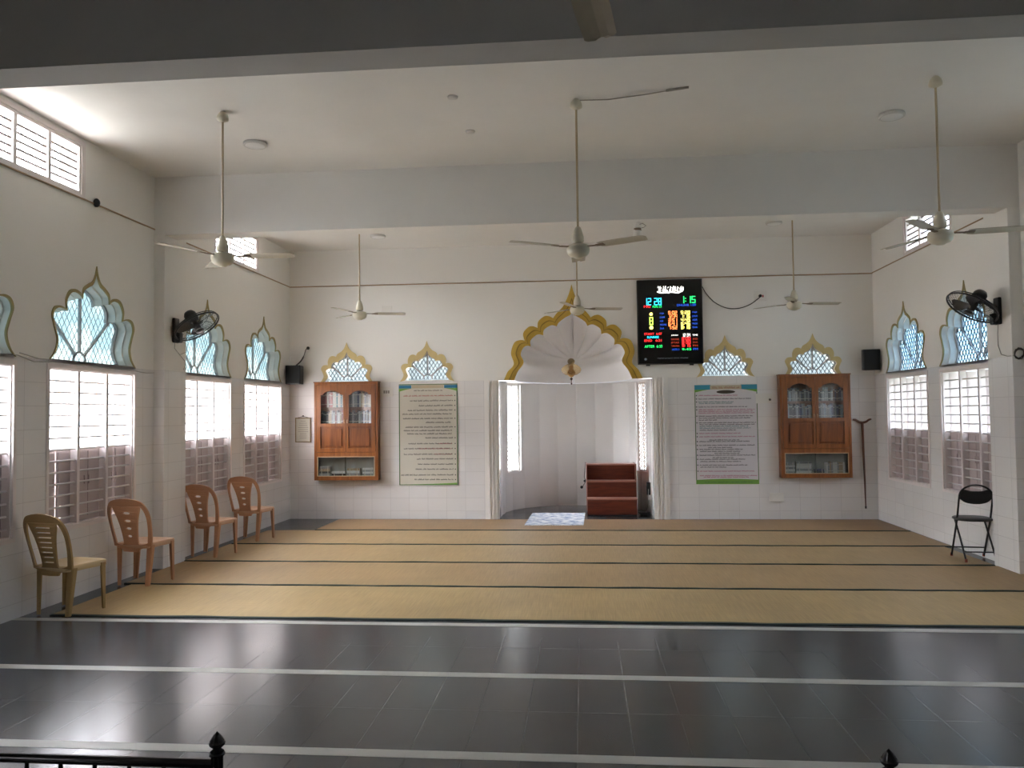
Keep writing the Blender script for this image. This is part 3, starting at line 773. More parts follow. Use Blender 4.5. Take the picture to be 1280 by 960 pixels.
mb = MB(); mb.grid([[(x * .95, y * .95, .418) for x, y in st], [(x, y, .424) for x, y in st], [(x, y, .436) for x, y in st], [(x * .93, y * .93, .446) for x, y in st], [(x * .02, y * .02 + .03, .446) for x, y in st]], closed=True)
mb.add([(x * .95, y * .95, .418) for x, y in st], [tuple(reversed(range(40)))], False)
mb.build('seat', M['black'], r)
for y, z in ((.155, .10), (-.165, .10), (.0, .415)):
    MB().tube([(-HW + .01, y, z), (HW - .01, y, z)], .007, 6).build('crossbar', M['blackmetal'], r)

# ------------------------------------------------------------------ ceiling fans
def ceiling_fan():
    r = empty('ceiling_fan')              # origin at the ceiling
    MB().lathe([(.018, 0), (.024, -.004), (.045, -.03), (.052, -.06), (.050, -.075), (.02, -.09), (.012, -.094)], 20).build('canopy', M['fan'], r)
    MB().tube([(0, 0, -.005), (0, 0, -1.25)], .0095, 10).build('downrod', M['fan_rod'], r)
    MB().lathe([(.012, -1.09), (.022, -1.095), (.036, -1.13), (.048, -1.175), (.050, -1.215), (.044, -1.225), (.012, -1.225)], 20).build('motor_cup', M['fan'], r)
    mo = MB().lathe([(.03, -1.235), (.055, -1.238), (.088, -1.250), (.095, -1.265), (.097, -1.29), (.091, -1.318), (.070, -1.338), (.045, -1.346), (.03, -1.356), (.0, -1.358)], 28).build('motor_housing', M['fan'], r)
    MB().lathe([(.0, -1.232), (.035, -1.232), (.04, -1.245), (.0, -1.245)], 16).build('shaft_collar', M['dust'], mo)
    for k in range(3):
        a = 2 * PI * k / 3
        bl = MB()
        sec = []
        for t, w, tw in ((.20, .044, 9), (.24, .056, 9), (.40, .062, 8), (.60, .060, 7), (.615, .05, 7), (.622, .02, 7)):
            tw = -math.radians(tw); row = []
            for s, hz in ((-1, 0), (-.5, .006), (0, .008), (.5, .006), (1, 0)):
                row.append((t, s * w * math.cos(tw), -1.266 + s * w * math.sin(tw) + hz + .002))
            for s, hz in ((1, 0), (.5, .006), (0, .008), (-.5, .006), (-1, 0)):
                row.append((t, s * w * math.cos(tw), -1.266 + s * w * math.sin(tw) + hz - .002))
            sec.append(row)
        bl.grid(sec, closed=True, smooth=False)
        for q, rv in ((sec[0], True), (sec[-1], False)): bl.add(q, [tuple(range(10)) if rv else tuple(reversed(range(10)))], False)
        b = bl.build('blade', M['fan_blade'], r, rot=(0, 0, a))
        br = MB().bar((.095, 0, -1.266), (.17, 0, -1.269), .030, .007, .032, .007, side=(0, 1, 0)); br.bar((.17, 0, -1.269), (.245, 0, -1.268), .034, .006, .05, .006, side=(0, math.cos(.15), -math.sin(.15)))
        br.build('blade_bracket', M['dust'], b)
    return r
f0 = ceiling_fan()
FANS = [((-3.085, 6.52), 5, 'cream ceiling fan nearest the chairs wall, before the far beam'), ((-.02, 6.6), -30, 'cream ceiling fan hanging in the middle, in front of the far beam'),
        ((2.842, 6.48), -10, 'cream ceiling fan nearest the folding chair wall, before the far beam'), ((-3.02, 10.5), 14, 'cream ceiling fan beyond the far beam, above the bookcase with coloured books'),
        ((-.055, 10.5), 14, 'cream ceiling fan beyond the far beam, in front of the gold arch tip'), ((2.76, 10.5), 10, 'cream ceiling fan beyond the far beam, between LED board and folding chair wall'),
        ((-.01, 2.28), 81, 'ceiling fan closest to the viewer, only one blade in view under the near beam')]
for i, ((x, y), a, lb) in enumerate(FANS):
    f = f0 if i == 0 else copy_tree(f0)
    f.location = (x, y, ZC); f.rotation_euler = (0, 0, math.radians(a)); tag(f, lb, 'ceiling fan', 'long-rod ceiling fans')
# cable from the middle fan across the ceiling
tag(MB().tube([(-.02, 6.60, ZC - .012), (.25, 6.57, ZC - .03), (.55, 6.52, ZC - .022), (.75, 6.49, ZC - .008), (.80, 6.48, ZC - .004)], .005, 6).tube([(.72, 6.485, ZC - .012), (.90, 6.45, ZC - .006)], .011, 6).build('ceiling_cable', M['cable_grey']),
    'thin cable sagging along the ceiling from the middle fan', 'cable')
# ceiling lights
def ceiling_light():
    r = empty('ceiling_light')
    MB().lathe([(.0, 0), (.105, 0), (.112, -.012), (.112, -.028), (.104, -.034), (.092, -.030), (.0, -.030)], 32).build('rim', M['lightring'], r)
    MB().lathe([(.092, -.0305), (.088, -.033), (.0, -.035)], 32).build('diffuser', M['diffuser'], r)
    return r
l0 = ceiling_light()
for i, (x, y, lb) in enumerate(((-3.134, 7.31, 'round unlit ceiling light beside the fan nearest the chairs wall'), (2.804, 7.27, 'round unlit ceiling light beside the fan nearest the folding chair wall'),
                                (-2.98, 11.35, 'round ceiling light beyond the far beam, chairs side'), (2.72, 11.30, 'round ceiling light beyond the far beam, folding chair side'))):
    f = l0 if i == 0 else copy_tree(l0); f.location = (x, y, ZC); tag(f, lb, 'ceiling light', 'round ceiling lights')
for i, (x, y) in enumerate(((-1.046, 6.43), (-1.014, 7.246))):
    tag(MB().lathe([(0, 0), (.045, 0), (.042, -.012), (.02, -.018), (0, -.018)], 18, (x, y, ZC)).build('ceiling_rose', M['lightring']), ['small round ceiling outlet cover nearer the near beam', 'small round ceiling outlet cover nearer the far beam'][i], 'ceiling outlet')

# ------------------------------------------------------------------ wall fans
def wall_fan(s):
    """s=+1: on a face looking to +x"""
    r = empty('wall_fan')
    def X(p): return (s * p[0], p[1], p[2])
    mt = MB(); mt.box(X((0.0, -.055, -.14)) if s > 0 else (-.035, -.055, -.14), (.035, .055, .14) if s > 0 else (0, .055, .14))
    mt.build('mount_plate', M['black'], r, bevel=.012)
    bx = MB(); bx.box((.03 if s > 0 else -.085, -.04, -.14), (.085 if s > 0 else -.03, .04, -.02)); bx.build('switch_box', M['black'], r, bevel=.015)
    hc = Vector(X((.20, 0, .145)))            # motor centre
    n = Vector((s * .57, -.10, -.815)).normalized()
    MB().tube([X((.02, 0, .02)), X((.08, 0, .06)), X((.14, 0, .10)), tuple(hc)], [.03, .026, .024, .03], 10).build('arm', M['black'], r)
    up = Vector((0, 0, 1)); u = n.cross(Vector((0, 1, 0))).normalized(); v = n.cross(u)
    def W(a, b, c): return tuple(hc + u * a + v * b + n * c)
    def lath(prof, nn=24):
        mb = MB(); mb.grid([[W(q * math.cos(2 * PI * j / nn), q * math.sin(2 * PI * j / nn), h) for j in range(nn)] for q, h in prof], closed=True); return mb
    lath([(.002, -.075), (.05, -.07), (.068, -.04), (.07, .01), (.06, .045), (.02, .06), (.002, .06)]).build('motor', M['black'], r)
    R = .255; dz = .13
    cg = MB()
    for rr, h, th in ((R, dz, .009), (R * .985, dz - .025, .005), (.045, dz + .062, .004), (.15, dz + .048, .0022), (.15, dz - .058, .0022), (.07, dz - .075, .003)):
        cg.tube([W(rr * math.cos(2 * PI * j / 40), rr * math.sin(2 * PI * j / 40), h) for j in range(40)], th, 6, closed=True)
    for j in range(44):
        a = 2 * PI * j / 44; c, q = math.cos(a), math.sin(a)
        for sg in (1, -1):
            cg.tube([W(rr * c, rr * q, dz + sg * h) for rr, h in ((.045, .062), (.12, .055), (.19, .04), (.235, .02), (R, 0))], .0013, 4, cap=False)
    cg.build('cage', M['black'], r)
    lath([(.002, dz + .068), (.04, dz + .066), (.045, dz + .058), (.002, dz + .055)], 20).build('hub_cap', M['black'], r)
    lath([(.002, dz + .03), (.035, dz + .03), (.038, dz - .06), (.002, dz - .06)], 16).build('hub', M['fanblade_black'], r)
    for k in range(3):
        bl = MB(); rows = []
        for t in (.03, .08, .14, .20, .232):
            wid = (.35, .62, .75, .70, .45)[(.03, .08, .14, .20, .232).index(t)]
            rows.append([W(t * math.cos(2 * PI * k / 3 + wid * q), t * math.sin(2 * PI * k / 3 + wid * q), dz - .015 + .045 * q) for q in (-.5, -.25, 0, .25, .5)])
        bl.grid(rows); bl.grid([[tuple(Vector(p) - n * .003) for p in q] for q in rows], flip=True)
        bl.build('blade', M['fanblade_black'], r)
    return r
wf = wall_fan(1); wf.location = (XL + .122, 8.47, 2.62); tag(wf, 'black wall fan on the pilaster above the plastic chairs', 'wall fan', 'black oscillating wall fans')
wf = wall_fan(-1); wf.location = (XR - .118, 8.47, 2.64); tag(wf, 'black wall fan on the pilaster above the folding chair', 'wall fan', 'black oscillating wall fans')
tag(MB().tube([(-4.55, 8.45, 2.485), (-4.555, 8.45, 2.42), (-4.52, 8.50, 2.35), (-4.45, 8.52, 2.38), (-4.44, 8.52, 2.47), (-4.50, 8.49, 2.50)], .0035, 6).tube([(-4.53, 8.48, 2.37), (-4.50, 8.60, 2.27), (-4.558, 8.66, 2.19)], .0035, 6).build('fan_cord', M['cable_grey']), 'looping cord hanging from the wall fan above the plastic chairs', 'cord')
tag(MB().tube([(4.245, 8.45, 2.50), (4.242, 8.46, 2.40), (4.235, 8.44, 2.28), (4.24, 8.40, 2.19), (4.262, 8.33, 2.165), (4.28, 8.25, 2.165)], .0035, 6).build('fan_cord', M['cable_grey']), 'thin cord dropping from the wall fan above the folding chair', 'cord')
mb = MB(); mb.tube([(4.33 + (.045 + .004 * math.sin(k)) * math.cos(k * .5), 8.243 - .002 * (k % 5), 2.185 + .05 * math.sin(k * .5) + .01 * math.sin(k * 1.3)) for k in range(44)], .005, 5)
tag(mb.build('hanging_cable', M['cable']), 'coil of dark cable hung on the pilaster near the folding chair', 'cable')
# wires and conduits along the walls
CONDZ = 3.722
for nm, pts, lb in (('conduit_pipe', [(XL + .008, 4.66, CONDZ), (XL + .008, 8.25, CONDZ)], 'thin brown conduit line high on the chairs wall, before the far pilaster'),
                    ('conduit_pipe', [(XL + .008, 8.74, CONDZ), (XL + .008, YB, CONDZ)], 'thin brown conduit line high on the chairs wall, beyond the far pilaster'),
                    ('conduit_pipe', [(XL, YB - .008, CONDZ), (XR, YB - .008, CONDZ - .02)], 'thin brown conduit line running across the end wall above the gold arch'),
                    ('conduit_pipe', [(XR - .008, YB, CONDZ - .015), (XR - .008, 8.74, CONDZ)], 'thin brown conduit line high on the folding chair wall')):
    tag(MB().tube(pts, .009, 6).build(nm, M['conduit']), lb, 'conduit')
tag(MB().sphere((XL + .025, 7.18, CONDZ + .01), .032, 12, sz=1.35).tube([(XL + .01, 7.18, CONDZ - .03), (XL + .02, 7.18, CONDZ)], .008, 6).build('cord_knob', M['black']), 'small black knob on the high cord of the chairs wall', 'knob')
tag(MB().tube([(XL + .010, 5.0, 2.155), (XL + .010, 6.15, 2.18), (XL + .012, 6.35, 2.135), (XL + .012, 6.58, 2.15), (XL + .010, 7.9, 2.135), (XL + .012, 8.1, 2.125), (XL + .01, 8.25, 2.135)], .004, 6)
    .tube([(XL + .008, 6.18, 2.20), (XL + .012, 6.4, 2.165), (XL + .008, 6.57, 2.17)], .004, 6).build('window_cable', M['cable_pale']),
    'loose grey cable strung above the shuttered windows behind the plastic chairs', 'cable')
# security camera under the far beam
r = empty('security_camera', (.62, 8.38, 3.657)); tag(r, 'small white spotlight-shaped camera hanging under the far beam', 'camera')
MB().lathe([(0, 0), (.03, 0), (.03, -.012), (.008, -.014), (.008, -.045), (0, -.045)], 14).build('ceiling_mount', M['plate'], r)
MB().tube([(0, 0, -.03), (-.012, 0, -.06), (-.032, 0, -.19)], [.03, .038, .038], 16).build('body', M['plate'], r)
MB().lathe([(.03, -.062), (.0395, -.064), (.0395, -.09), (.03, -.092)], 16, (-.014, 0, 0)).build('shade_band', M['dust'], r)  # dark ring stands in for the shading at the top of the body
MB().tube([(.0, 0, -.025), (.04, .01, -.01), (.075, 0, -.04), (.045, 0, -.06), (.0, 0, -.05)], .004, 5).build('lead', M['cable_grey'], r)

# ------------------------------------------------------------------ LED prayer board
def text_mesh(body, x0, x1, z0, z1, y=0.0, bold=False):
    cu = bpy.data.curves.new('t', 'FONT'); cu.body = body; cu.size = 1; cu.extrude = 0.0; cu.resolution_u = 3
    if bold: cu.offset = .012
    ob = bpy.data.objects.new('t', cu); me = bpy.data.meshes.new_from_object(ob)
    vs = [v.co for v in me.vertices]
    mx0, mx1 = min(v.x for v in vs), max(v.x for v in vs); my0, my1 = min(v.y for v in vs), max(v.y for v in vs)
    V_ = [(x0 + (v.x - mx0) / (mx1 - mx0) * (x1 - x0), y, z0 + (v.y - my0) / max(my1 - my0, 1e-6) * (z1 - z0)) for v in vs]
    F_ = [tuple(p.vertices) for p in me.polygons]
    bpy.data.objects.remove(ob); bpy.data.curves.remove(cu); bpy.data.meshes.remove(me)
    return V_, F_
SEG = {'0': 'abcdef', '1': 'bc', '2': 'abged', '3': 'abgcd', '4': 'fgbc', '5': 'afgcd', '6': 'afgedc', '7': 'abc', '8': 'abcdefg', '9': 'abcdfg'}
def seven(mb, s, x0, x1, z0, z1, y):
    n = sum(.45 if c == ':' else (.55 if c == ' ' else 1) for c in s); cw = (x1 - x0) / n; x = x0; h = z1 - z0; t = cw * .17
    for c in s:
        if c == ' ': x += cw * .55; continue
        if c == ':':
            for f in (.3, .7): mb.box((x + cw * .12, y, z0 + h * f - t / 2), (x + cw * .12 + t, y + .002, z0 + h * f + t / 2))
            x += cw * .45; continue
        a, b = x + cw * .08, x + cw * .88; zm = (z0 + z1) / 2
        R_ = {'a': (a, b, z1 - t, z1), 'd': (a, b, z0, z0 + t), 'g': (a, b, zm - t / 2, zm + t / 2), 'f': (a, a + t, zm, z1), 'b': (b - t, b, zm, z1), 'e': (a, a + t, z0, zm), 'c': (b - t, b, z0, zm)}
        for q in SEG[c]: i = R_[q]; mb.box((i[0], y, i[2]), (i[1], y + .002, i[3]))
        x += cw
BX0, BX1, BZ0, BZ1 = .856, 1.848, 2.372, 3.678
r = empty('led_board', ((BX0 + BX1) / 2, YB, BZ0)); tag(r, 'black LED prayer time board showing 12 28 and 1:15, beside the gold arch', 'led board')
bw, bh = BX1 - BX0, BZ1 - BZ0
MB().box((-bw / 2, -.075, 0), (bw / 2, -.003, bh)).build('casing', M['black'], r, bevel=.006)
MB().box((-bw / 2 + .018, -.079, .018), (bw / 2 - .018, -.074, bh - .018)).build('screen', M['screen'], r)
FY = -.0815
def bu(px): return -bw / 2 + (px - 118) / 597 * bw
def bv(py): return bh - (py - 88) / 762 * bh
led = {}
def LB(k):
    if k not in led: led[k] = MB()
    return led[k]
words = []
def word(k, s, x0, x1, y0, y1):
    V_, F_ = text_mesh(s, bu(x0), bu(x1), bv(y1), bv(y0), FY); q = MB(); q.add(V_, F_, False); words.append((k, q))
seven(LB('clock_digits'), '12 28', bu(178), bu(346), bv(316), bv(254), FY); seven(LB('prayer_digits'), '1:15', bu(512), bu(656), bv(306), bv(244), FY)
word('red_text', 'FRI', 180, 238, 319, 340); word('green_text', 'AUG 23', 257, 342, 319, 340); word('blue_text', 'DHUHR 1:00', 483, 655, 312, 333)
mb = LB('weather_icon')
for (cx_, cy_, rr) in ((245, 398, 15), (245, 520, 17)): mb.plate([(bu(cx_) + rr / 597 * bw * math.cos(a * PI / 10), bv(cy_) + rr / 597 * bw * math.sin(a * PI / 10)) for a in range(20)], [], FY, FY + .002)
seven(LB('day_digits'), '8', bu(225), bu(268), bv(496), bv(424), FY); seven(LB('day_digits'), '8', bu(229), bu(264), bv(492), bv(428), FY - .0005)
times = (('5:02', '5:20'), ('12:34', '1:15'), ('3:51', '4:45'), ('6:41', '6:46'), ('7:52', '8:15'))
names = ('FAJR', 'DHUHR', 'ASR', 'MAGHRIB', 'ISHA')
for i in range(5):
    y0 = 374 + i * 33.4; 
    seven(LB('adhan_times'), times[i][0], bu(400), bu(484), bv(y0 + 30), bv(y0), FY); seven(LB('iqamah_times'), times[i][1], bu(514), bu(602), bv(y0 + 30), bv(y0), FY)
    word('blue_text', names[i], 325, 325 + 10 + 7 * len(names[i]), y0 + 13, y0 + 29); word('blue_text', names[i][:4], 620, 665, y0 + 8, y0 + 24)
word('red_text', 'START  6:07', 180, 340, 566, 586); word('cyan_text', 'SUNRISE', 205, 312, 596, 615); word('red_text', 'END   6:21', 180, 336, 625, 646); word('green_text', 'AFTER  6:33', 180, 342, 677, 700)
seven(LB('white_digits'), '12:34', bu(522), bu(600), bv(608), bv(578), FY); word('white_text', 'JUMUAH', 425, 486, 586, 601); word('white_text', 'TIME', 618, 666, 586, 600)
for i in range(3):
    y0 = 611 + i * 30
    seven(LB('eid_times'), ('8:00', '8:30', '9:15')[i], bu(520), bu(602), bv(y0 + 28), bv(y0), FY); word('brown_text', ('SAHAR', 'IFTAR', 'TARAWIH')[i], 425, 496, y0 + 9, y0 + 25); word('brown_text', ('END', 'DUA', 'PM')[i], 622, 664, y0 + 9, y0 + 25)
word('blue_text', 'WITR 9', 430, 496, 711, 729); word('green_text', '9:45', 520, 605, 709, 729); word('blue_text', 'PM', 622, 664, 709, 729)
word('footer_text', 'digital prayer time display', 295, 576, 789, 804)
LB('footer_text').plate([(bu(188) + .018 * math.cos(a * PI / 8), bv(803) + .018 * math.sin(a * PI / 8)) for a in range(16)], [], FY, FY + .002)
# white calligraphy strip: looping strokes, no readable word
cal = LB('calligraphy')
crng = random.Random(3); x = 306
while x < 515:
    wd = crng.uniform(14, 40); kk = crng.random(); py = 196 + crng.uniform(-8, 6); Yc = FY + .001
    pts = [(bu(x), Yc, bv(py)), (bu(x + wd * .3), Yc, bv(py + 10)), (bu(x + wd * .7), Yc, bv(py + 6)), (bu(x + wd), Yc, bv(py - 8 - 14 * kk)), (bu(x + wd * .8), Yc, bv(py - 16 - 14 * kk)), (bu(x + wd * .62), Yc, bv(py - 6))]
    cal.tube(catmull(pts, 4), .0065, 5)
    if kk > .45: cal.tube([(bu(x + wd * .9), Yc, bv(146 + 12 * crng.random())), (bu(x + wd * .95), Yc, bv(py))], .0058, 5)
    cal.tube([(bu(x + wd * .2), Yc, bv(150 + 22 * crng.random())), (bu(x + wd * .45), Yc, bv(146 + 22 * crng.random()))], .005, 5)
    x += wd * .72
cal.tube(catmull([(bu(302), FY + .001, bv(196)), (bu(340), FY + .001, bv(210)), (bu(420), FY + .001, bv(204)), (bu(500), FY + .001, bv(212)), (bu(524), FY + .001, bv(190))], 5), .007, 5)
LM = {'clock_digits': 'led_cyan', 'prayer_digits': 'led_green', 'red_text': 'led_red', 'green_text': 'led_green', 'blue_text': 'led_blue', 'weather_icon': 'led_yellow', 'day_digits': 'led_lime', 'adhan_times': 'led_orange',
      'iqamah_times': 'led_yellow', 'cyan_text': 'led_cyan', 'white_digits': 'led_white', 'white_text': 'led_white', 'eid_times': 'led_red', 'brown_text': 'led_red', 'footer_text': 'led_dim', 'calligraphy': 'led_white'}
M['led_brown'] = glow('dull_red_led', (.7, .08, .03), .5); LM['brown_text'] = 'led_brown'
for k, mb in list(led.items()) + words: mb.build(k, M[LM[k]], r)
for x in (-.34, .32): MB().box((x - .03, -.05, -.02), (x + .03, -.004, .004)).build('wall_clip', M['black'], r)
# socket with plug and the board's cable
r = empty('wall_socket', (2.724, YB, 3.397)); tag(r, 'white socket plate with a black plug, end of the LED board cable', 'socket')
MB().box((-.085, -.012, -.07), (.10, -.002, .08)).build('plate', M['plate'], r, bevel=.003)
MB().lathe([(0, -.05), (.018, -.05), (.024, -.035), (.024, -.012), (0, -.012)], 14, axis='y').build('plug', M['black'], r)
MB().box((.03, -.016, -.02), (.055, -.012, .015)).build('switch', M['ink_red'], r)
tag(MB().tube(catmull([(1.856, YB - .03, 3.56), (1.92, YB - .012, 3.45), (2.05, YB - .01, 3.31), (2.22, YB - .01, 3.225), (2.40, YB - .01, 3.215), (2.57, YB - .01, 3.27), (2.70, YB - .02, 3.36), (2.718, YB - .045, 3.385)], 5), .0075, 6).build('hanging_board_cable', M['cable']), 'dark cable sagging from the LED board to the wall socket', 'cable')
def plate_obj(nm, x, z, w, h, lb, cat, extra=None):
    r = empty(nm, (x, YB, z)); tag(r, lb, cat)
    MB().box((-w / 2, -.012, -h / 2), (w / 2, -.002, h / 2)).build('plate', M['plate'], r, bevel=.003)
    return r
plate_obj('blank_cover_plate', -3.09, 3.31, .165, .14, 'square blank cover plate on the end wall near the far fan', 'cover plate')  # plain cover plate, carries no socket
r = plate_obj('switch_panel', -3.105, 2.005, .21, .15, 'white switch panel between the first bookcase and the cream banner', 'switch panel')
for k in range(3): MB().box((-.045 + k * .035, -.016, -.02), (-.02 + k * .035, -.012, .025)).build('switch', M['cable_grey'], r)
r = plate_obj('low_socket', 2.90, .335, .21, .13, 'low white socket box on the tiles under the second bookcase', 'socket')
MB().box((-.10, -.05, -.06), (.10, -.012, .05)).build('box', M['plate'], r, bevel=.004)
r = plate_obj('small_switch_plate', 2.745, 1.83, .24, .15, 'white switch plate between the lavender banner and second bookcase', 'switch panel')
MB().lathe([(0, -.04), (.014, -.04), (.018, -.02), (.018, -.01), (0, -.01)], 12, (.09, 0, -.02), axis='y').build('knob', M['cable'], r)

# ------------------------------------------------------------------ speakers
def speaker(loc, rz, tilt, w, h, d, lb):
    r = empty('wall_speaker', loc); r.rotation_euler = (tilt, 0, rz); tag(r, lb, 'speaker', 'black wall speakers')
    MB().plate([(-w / 2, 0), (w / 2, 0), (w / 2, h), (-w / 2, h)], [], -d / 2, d / 2).build('cabinet', M['black'], r, bevel=.012)
    MB().box((-w / 2 + .015, -d / 2 - .006, .015), (w / 2 - .015, -d / 2 + .004, h - .015)).build('grille', M['blackmat'], r, bevel=.004)
    MB().box((-.04, d / 2, h * .35), (.04, d / 2 + .06, h * .65)).build('bracket', M['blackmetal'], r)
speaker((-4.548, 12.13, 2.142), math.radians(4), 0, .235, .30, .19, 'black wall speaker in the corner above the framed notice')
speaker((4.265, 12.10, 2.225), math.radians(-12), .05, .235, .31, .19, 'black wall speaker in the corner above the walking stick')
r = empty('speaker_cable', (-4.385, YB, 2.73)); tag(r, 'short black cable from a wall hole down to the speaker over the notice', 'cable')
MB().tube(catmull([(0, -.02, 0), (-.03, -.03, -.03), (-.055, -.05, -.13), (-.10, -.08, -.22), (-.165, -.12, -.292)], 4), [.006] * 9 + [.011] * 8, 6).build('wire', M['cable'], r)
MB().lathe([(0, -.022), (.02, -.022), (.026, -.012), (.026, 0), (0, 0)], 14, axis='y').build('plug', M['black'], r)

# ------------------------------------------------------------------ framed notice and walking stick
r = empty('framed_notice', (-4.466, YB, 1.22)); tag(r, 'small brass-framed paper notice on the tiles beside the first bookcase', 'notice')
MB().plate(rect(-.128, .128, 0, .395), [rect(-.113, .113, .015, .378)], -.022, -.002).build('frame', M['notice_frame'], r)
MB().box((-.114, -.012, .014), (.114, -.004, .379)).build('sheet', M['paper'], r)
tx = MB()
for k in range(9): 
    z = .335 - k * .034; w = random.uniform(.04, .09); tx.box((-w, -.0130, z), (w, -.0121, z + .008))
tx.build('print', M['cable_grey'], r)
MB().lathe([(0, -.03), (.012, -.028), (.012, -.002), (0, -.002)], 10, (0, 0, .42), axis='y').build('nail', M['cable'], r)
MB().tube([(-.10, -.014, .39), (0, -.014, .415), (.10, -.014, .39)], .004, 5).build('hanging_wire', M['cable'], r)
r = empty('walking_stick', (4.18, YB - .055, .175)); tag(r, 'brown wooden walking stick with curved handle hanging on the end wall', 'walking stick')
MB().tube([(0.006, 0, 0), (.002, 0, .35), (-.004, 0, .7), (-.008, 0, 1.0), (-.013, 0, 1.275)], [.009, .013, .0155, .0175, .020], 12).build('shaft', M['stick'], r)
MB().tube(catmull([(-.148, 0, 1.32), (-.11, 0, 1.315), (-.06, 0, 1.285), (-.013, 0, 1.275), (.04, 0, 1.285), (.085, 0, 1.315), (.12, 0, 1.325)], 4), [.010, .013, .015, .016, .017, .017, .018, .018, .018, .018, .019, .019, .019, .018, .018, .017, .017, .017, .016, .016, .016, .015, .014, .012, .010], 10).build('handle', M['stick'], r)
MB().lathe([(0, -.008), (.013, -.008), (.014, .02), (.010, .03)], 12, (.006, 0, 0)).build('ferrule', M['black'], r)
MB().tube([(-.013, .0, 1.262), (-.013, .055, 1.262)], .006, 6).build('hanging_hook', M['cable'], r)

# ------------------------------------------------------------------ bookcases with books
CW, CHH, CD = 1.03, 1.54, .14
def arch_top(x0, x1, z0, zs_, zp):
    m = (x0 + x1) / 2; w = (x1 - x0) / 2
    return [(x0, z0), (x1, z0), (x1, zs_)] + catmull([(x1, zs_), (m + w * .80, zs_ + .004), (m + w * .62, zs_ + (zp - zs_) * .55), (m + w * .35, zp - .012), (m, zp), (m - w * .35, zp - .012), (m - w * .62, zs_ + (zp - zs_) * .55), (m - w * .80, zs_ + .004), (x0, zs_)], 3)[1:-1] + [(x0, zs_)]
def bookcase():
    r = empty('bookcase')                        # origin: bottom left front corner, y grows to the wall
    c = MB()
    c.box((0, .012, 0), (.028, CD, CHH)); c.box((CW - .028, .012, 0), (CW, CD, CHH)); c.box((0, .012, 0), (CW, CD, .068)); c.box((0, .012, CHH - .025), (CW, CD, CHH)); c.box((0, CD - .012, 0), (CW, CD, CHH))
    c.box((.028, .02, .395), (CW - .028, CD, .415)); c.box((.028, .02, .87), (CW - .028, CD, .885)); c.box((.028, .035, 1.135), (CW - .028, CD, 1.150))
    c.build('carcass', M['teak_dark'], r)
    MB().box((.030, CD - .016, .070), (CW - .030, CD - .012, .393)).build('case_lining', M['lining'], r)
    MB().box((-.012, -.002, CHH), (CW + .012, CD, CHH + .016)).build('cornice', M['teak_dark'], r, bevel=.004)
    f = MB().plate(rect(0, CW, 0, CHH), [rect(.036, CW - .036, .44, CHH - .032), rect(.060, CW - .060, .070, .365)], 0, .022)
    f.build('face_frame', M['teak'], r, bevel=.003)
    for k, (x0, x1) in enumerate(((.040, CW / 2 - .002), (CW / 2 + .002, CW - .040))):
        g0, g1 = (.110, .470) if k == 0 else (.562, .922)
        dr = MB().plate(rect(x0, x1, .444, CHH - .036), [arch_top(g0, g1, .895, 1.345, 1.415), rect(g0 - .006, g1 + .006, .505, .845)], -.006, .016).build('door', M['teak'], r, bevel=.003)
        pm = MB().box((g0 - .006, .011, .505), (g1 + .006, .016, .845)); pm.plate(rect(g0 + .026, g1 - .026, .538, .812), [], -.004, .013)
        pm.build('door_panel', M['teak_panel'], dr, bevel=.006)
        MB().plate(arch_top(g0 - .004, g1 + .004, .891, 1.348, 1.418), [], .006, .009).build('glass_pane', M['cabglass'], dr)
        hx = x1 - .022 if k == 0 else x0 + .022
        MB().tube([(hx, -.007, .90), (hx, -.022, .905), (hx, -.022, .945), (hx, -.007, .95)], .005, 6).build('handle', M['bead'], dr)
    b = MB().plate(rect(.052, CW - .052, .062, .373), [rect(.062, CW - .062, .072, .363)], -.006, .004); b.build('case_beading', M['bead'], r)
    MB().box((.060, .008, .070), (CW / 2 - .003, .011, .365)).build('sliding_glass', M['cabglass'], r)
    MB().box((CW / 2 - .02, .013, .070), (CW - .060, .016, .365)).build('sliding_glass', M['cabglass'], r)
    return r
def book_mesh(c, t, h, d):
    mb = MB(); mb.cur = 0
    mb.box((0, .004, 0), (.0022, d, h)); mb.box((t - .0022, .004, 0), (t, d, h))
    sp = [(0, .004), (t * .15, .0012), (t * .5, 0), (t * .85, .0012), (t, .004)]
    mb.grid([[(x, y, 0) for x, y in sp], [(x, y, h) for x, y in sp]], flip=False)
    for z in (.18, .78): mb.cur = 1; mb.box((.001, -.0008, h * z), (t - .001, .003, h * z + .010))
    mb.cur = 1; mb.box((.0022, .006, .003), (t - .0022, d - .004, h - .003))
    return mb.mesh('book', [M['book ' + c], M['pages']])
ORD = ['first', 'second', 'third', 'fourth', 'fifth', 'sixth', 'seventh', 'eighth', 'ninth', 'tenth', 'eleventh', 'twelfth', 'thirteenth', 'fourteenth', 'fifteenth', 'sixteenth', 'seventeenth', 'eighteenth', 'nineteenth', 'twentieth',
       'twenty-first', 'twenty-second', 'twenty-third', 'twenty-fourth', 'twenty-fifth', 'twenty-sixth', 'twenty-seventh', 'twenty-eighth', 'twenty-ninth', 'thirtieth', 'thirty-first', 'thirty-second', 'thirty-third', 'thirty-fourth']
cache = {}
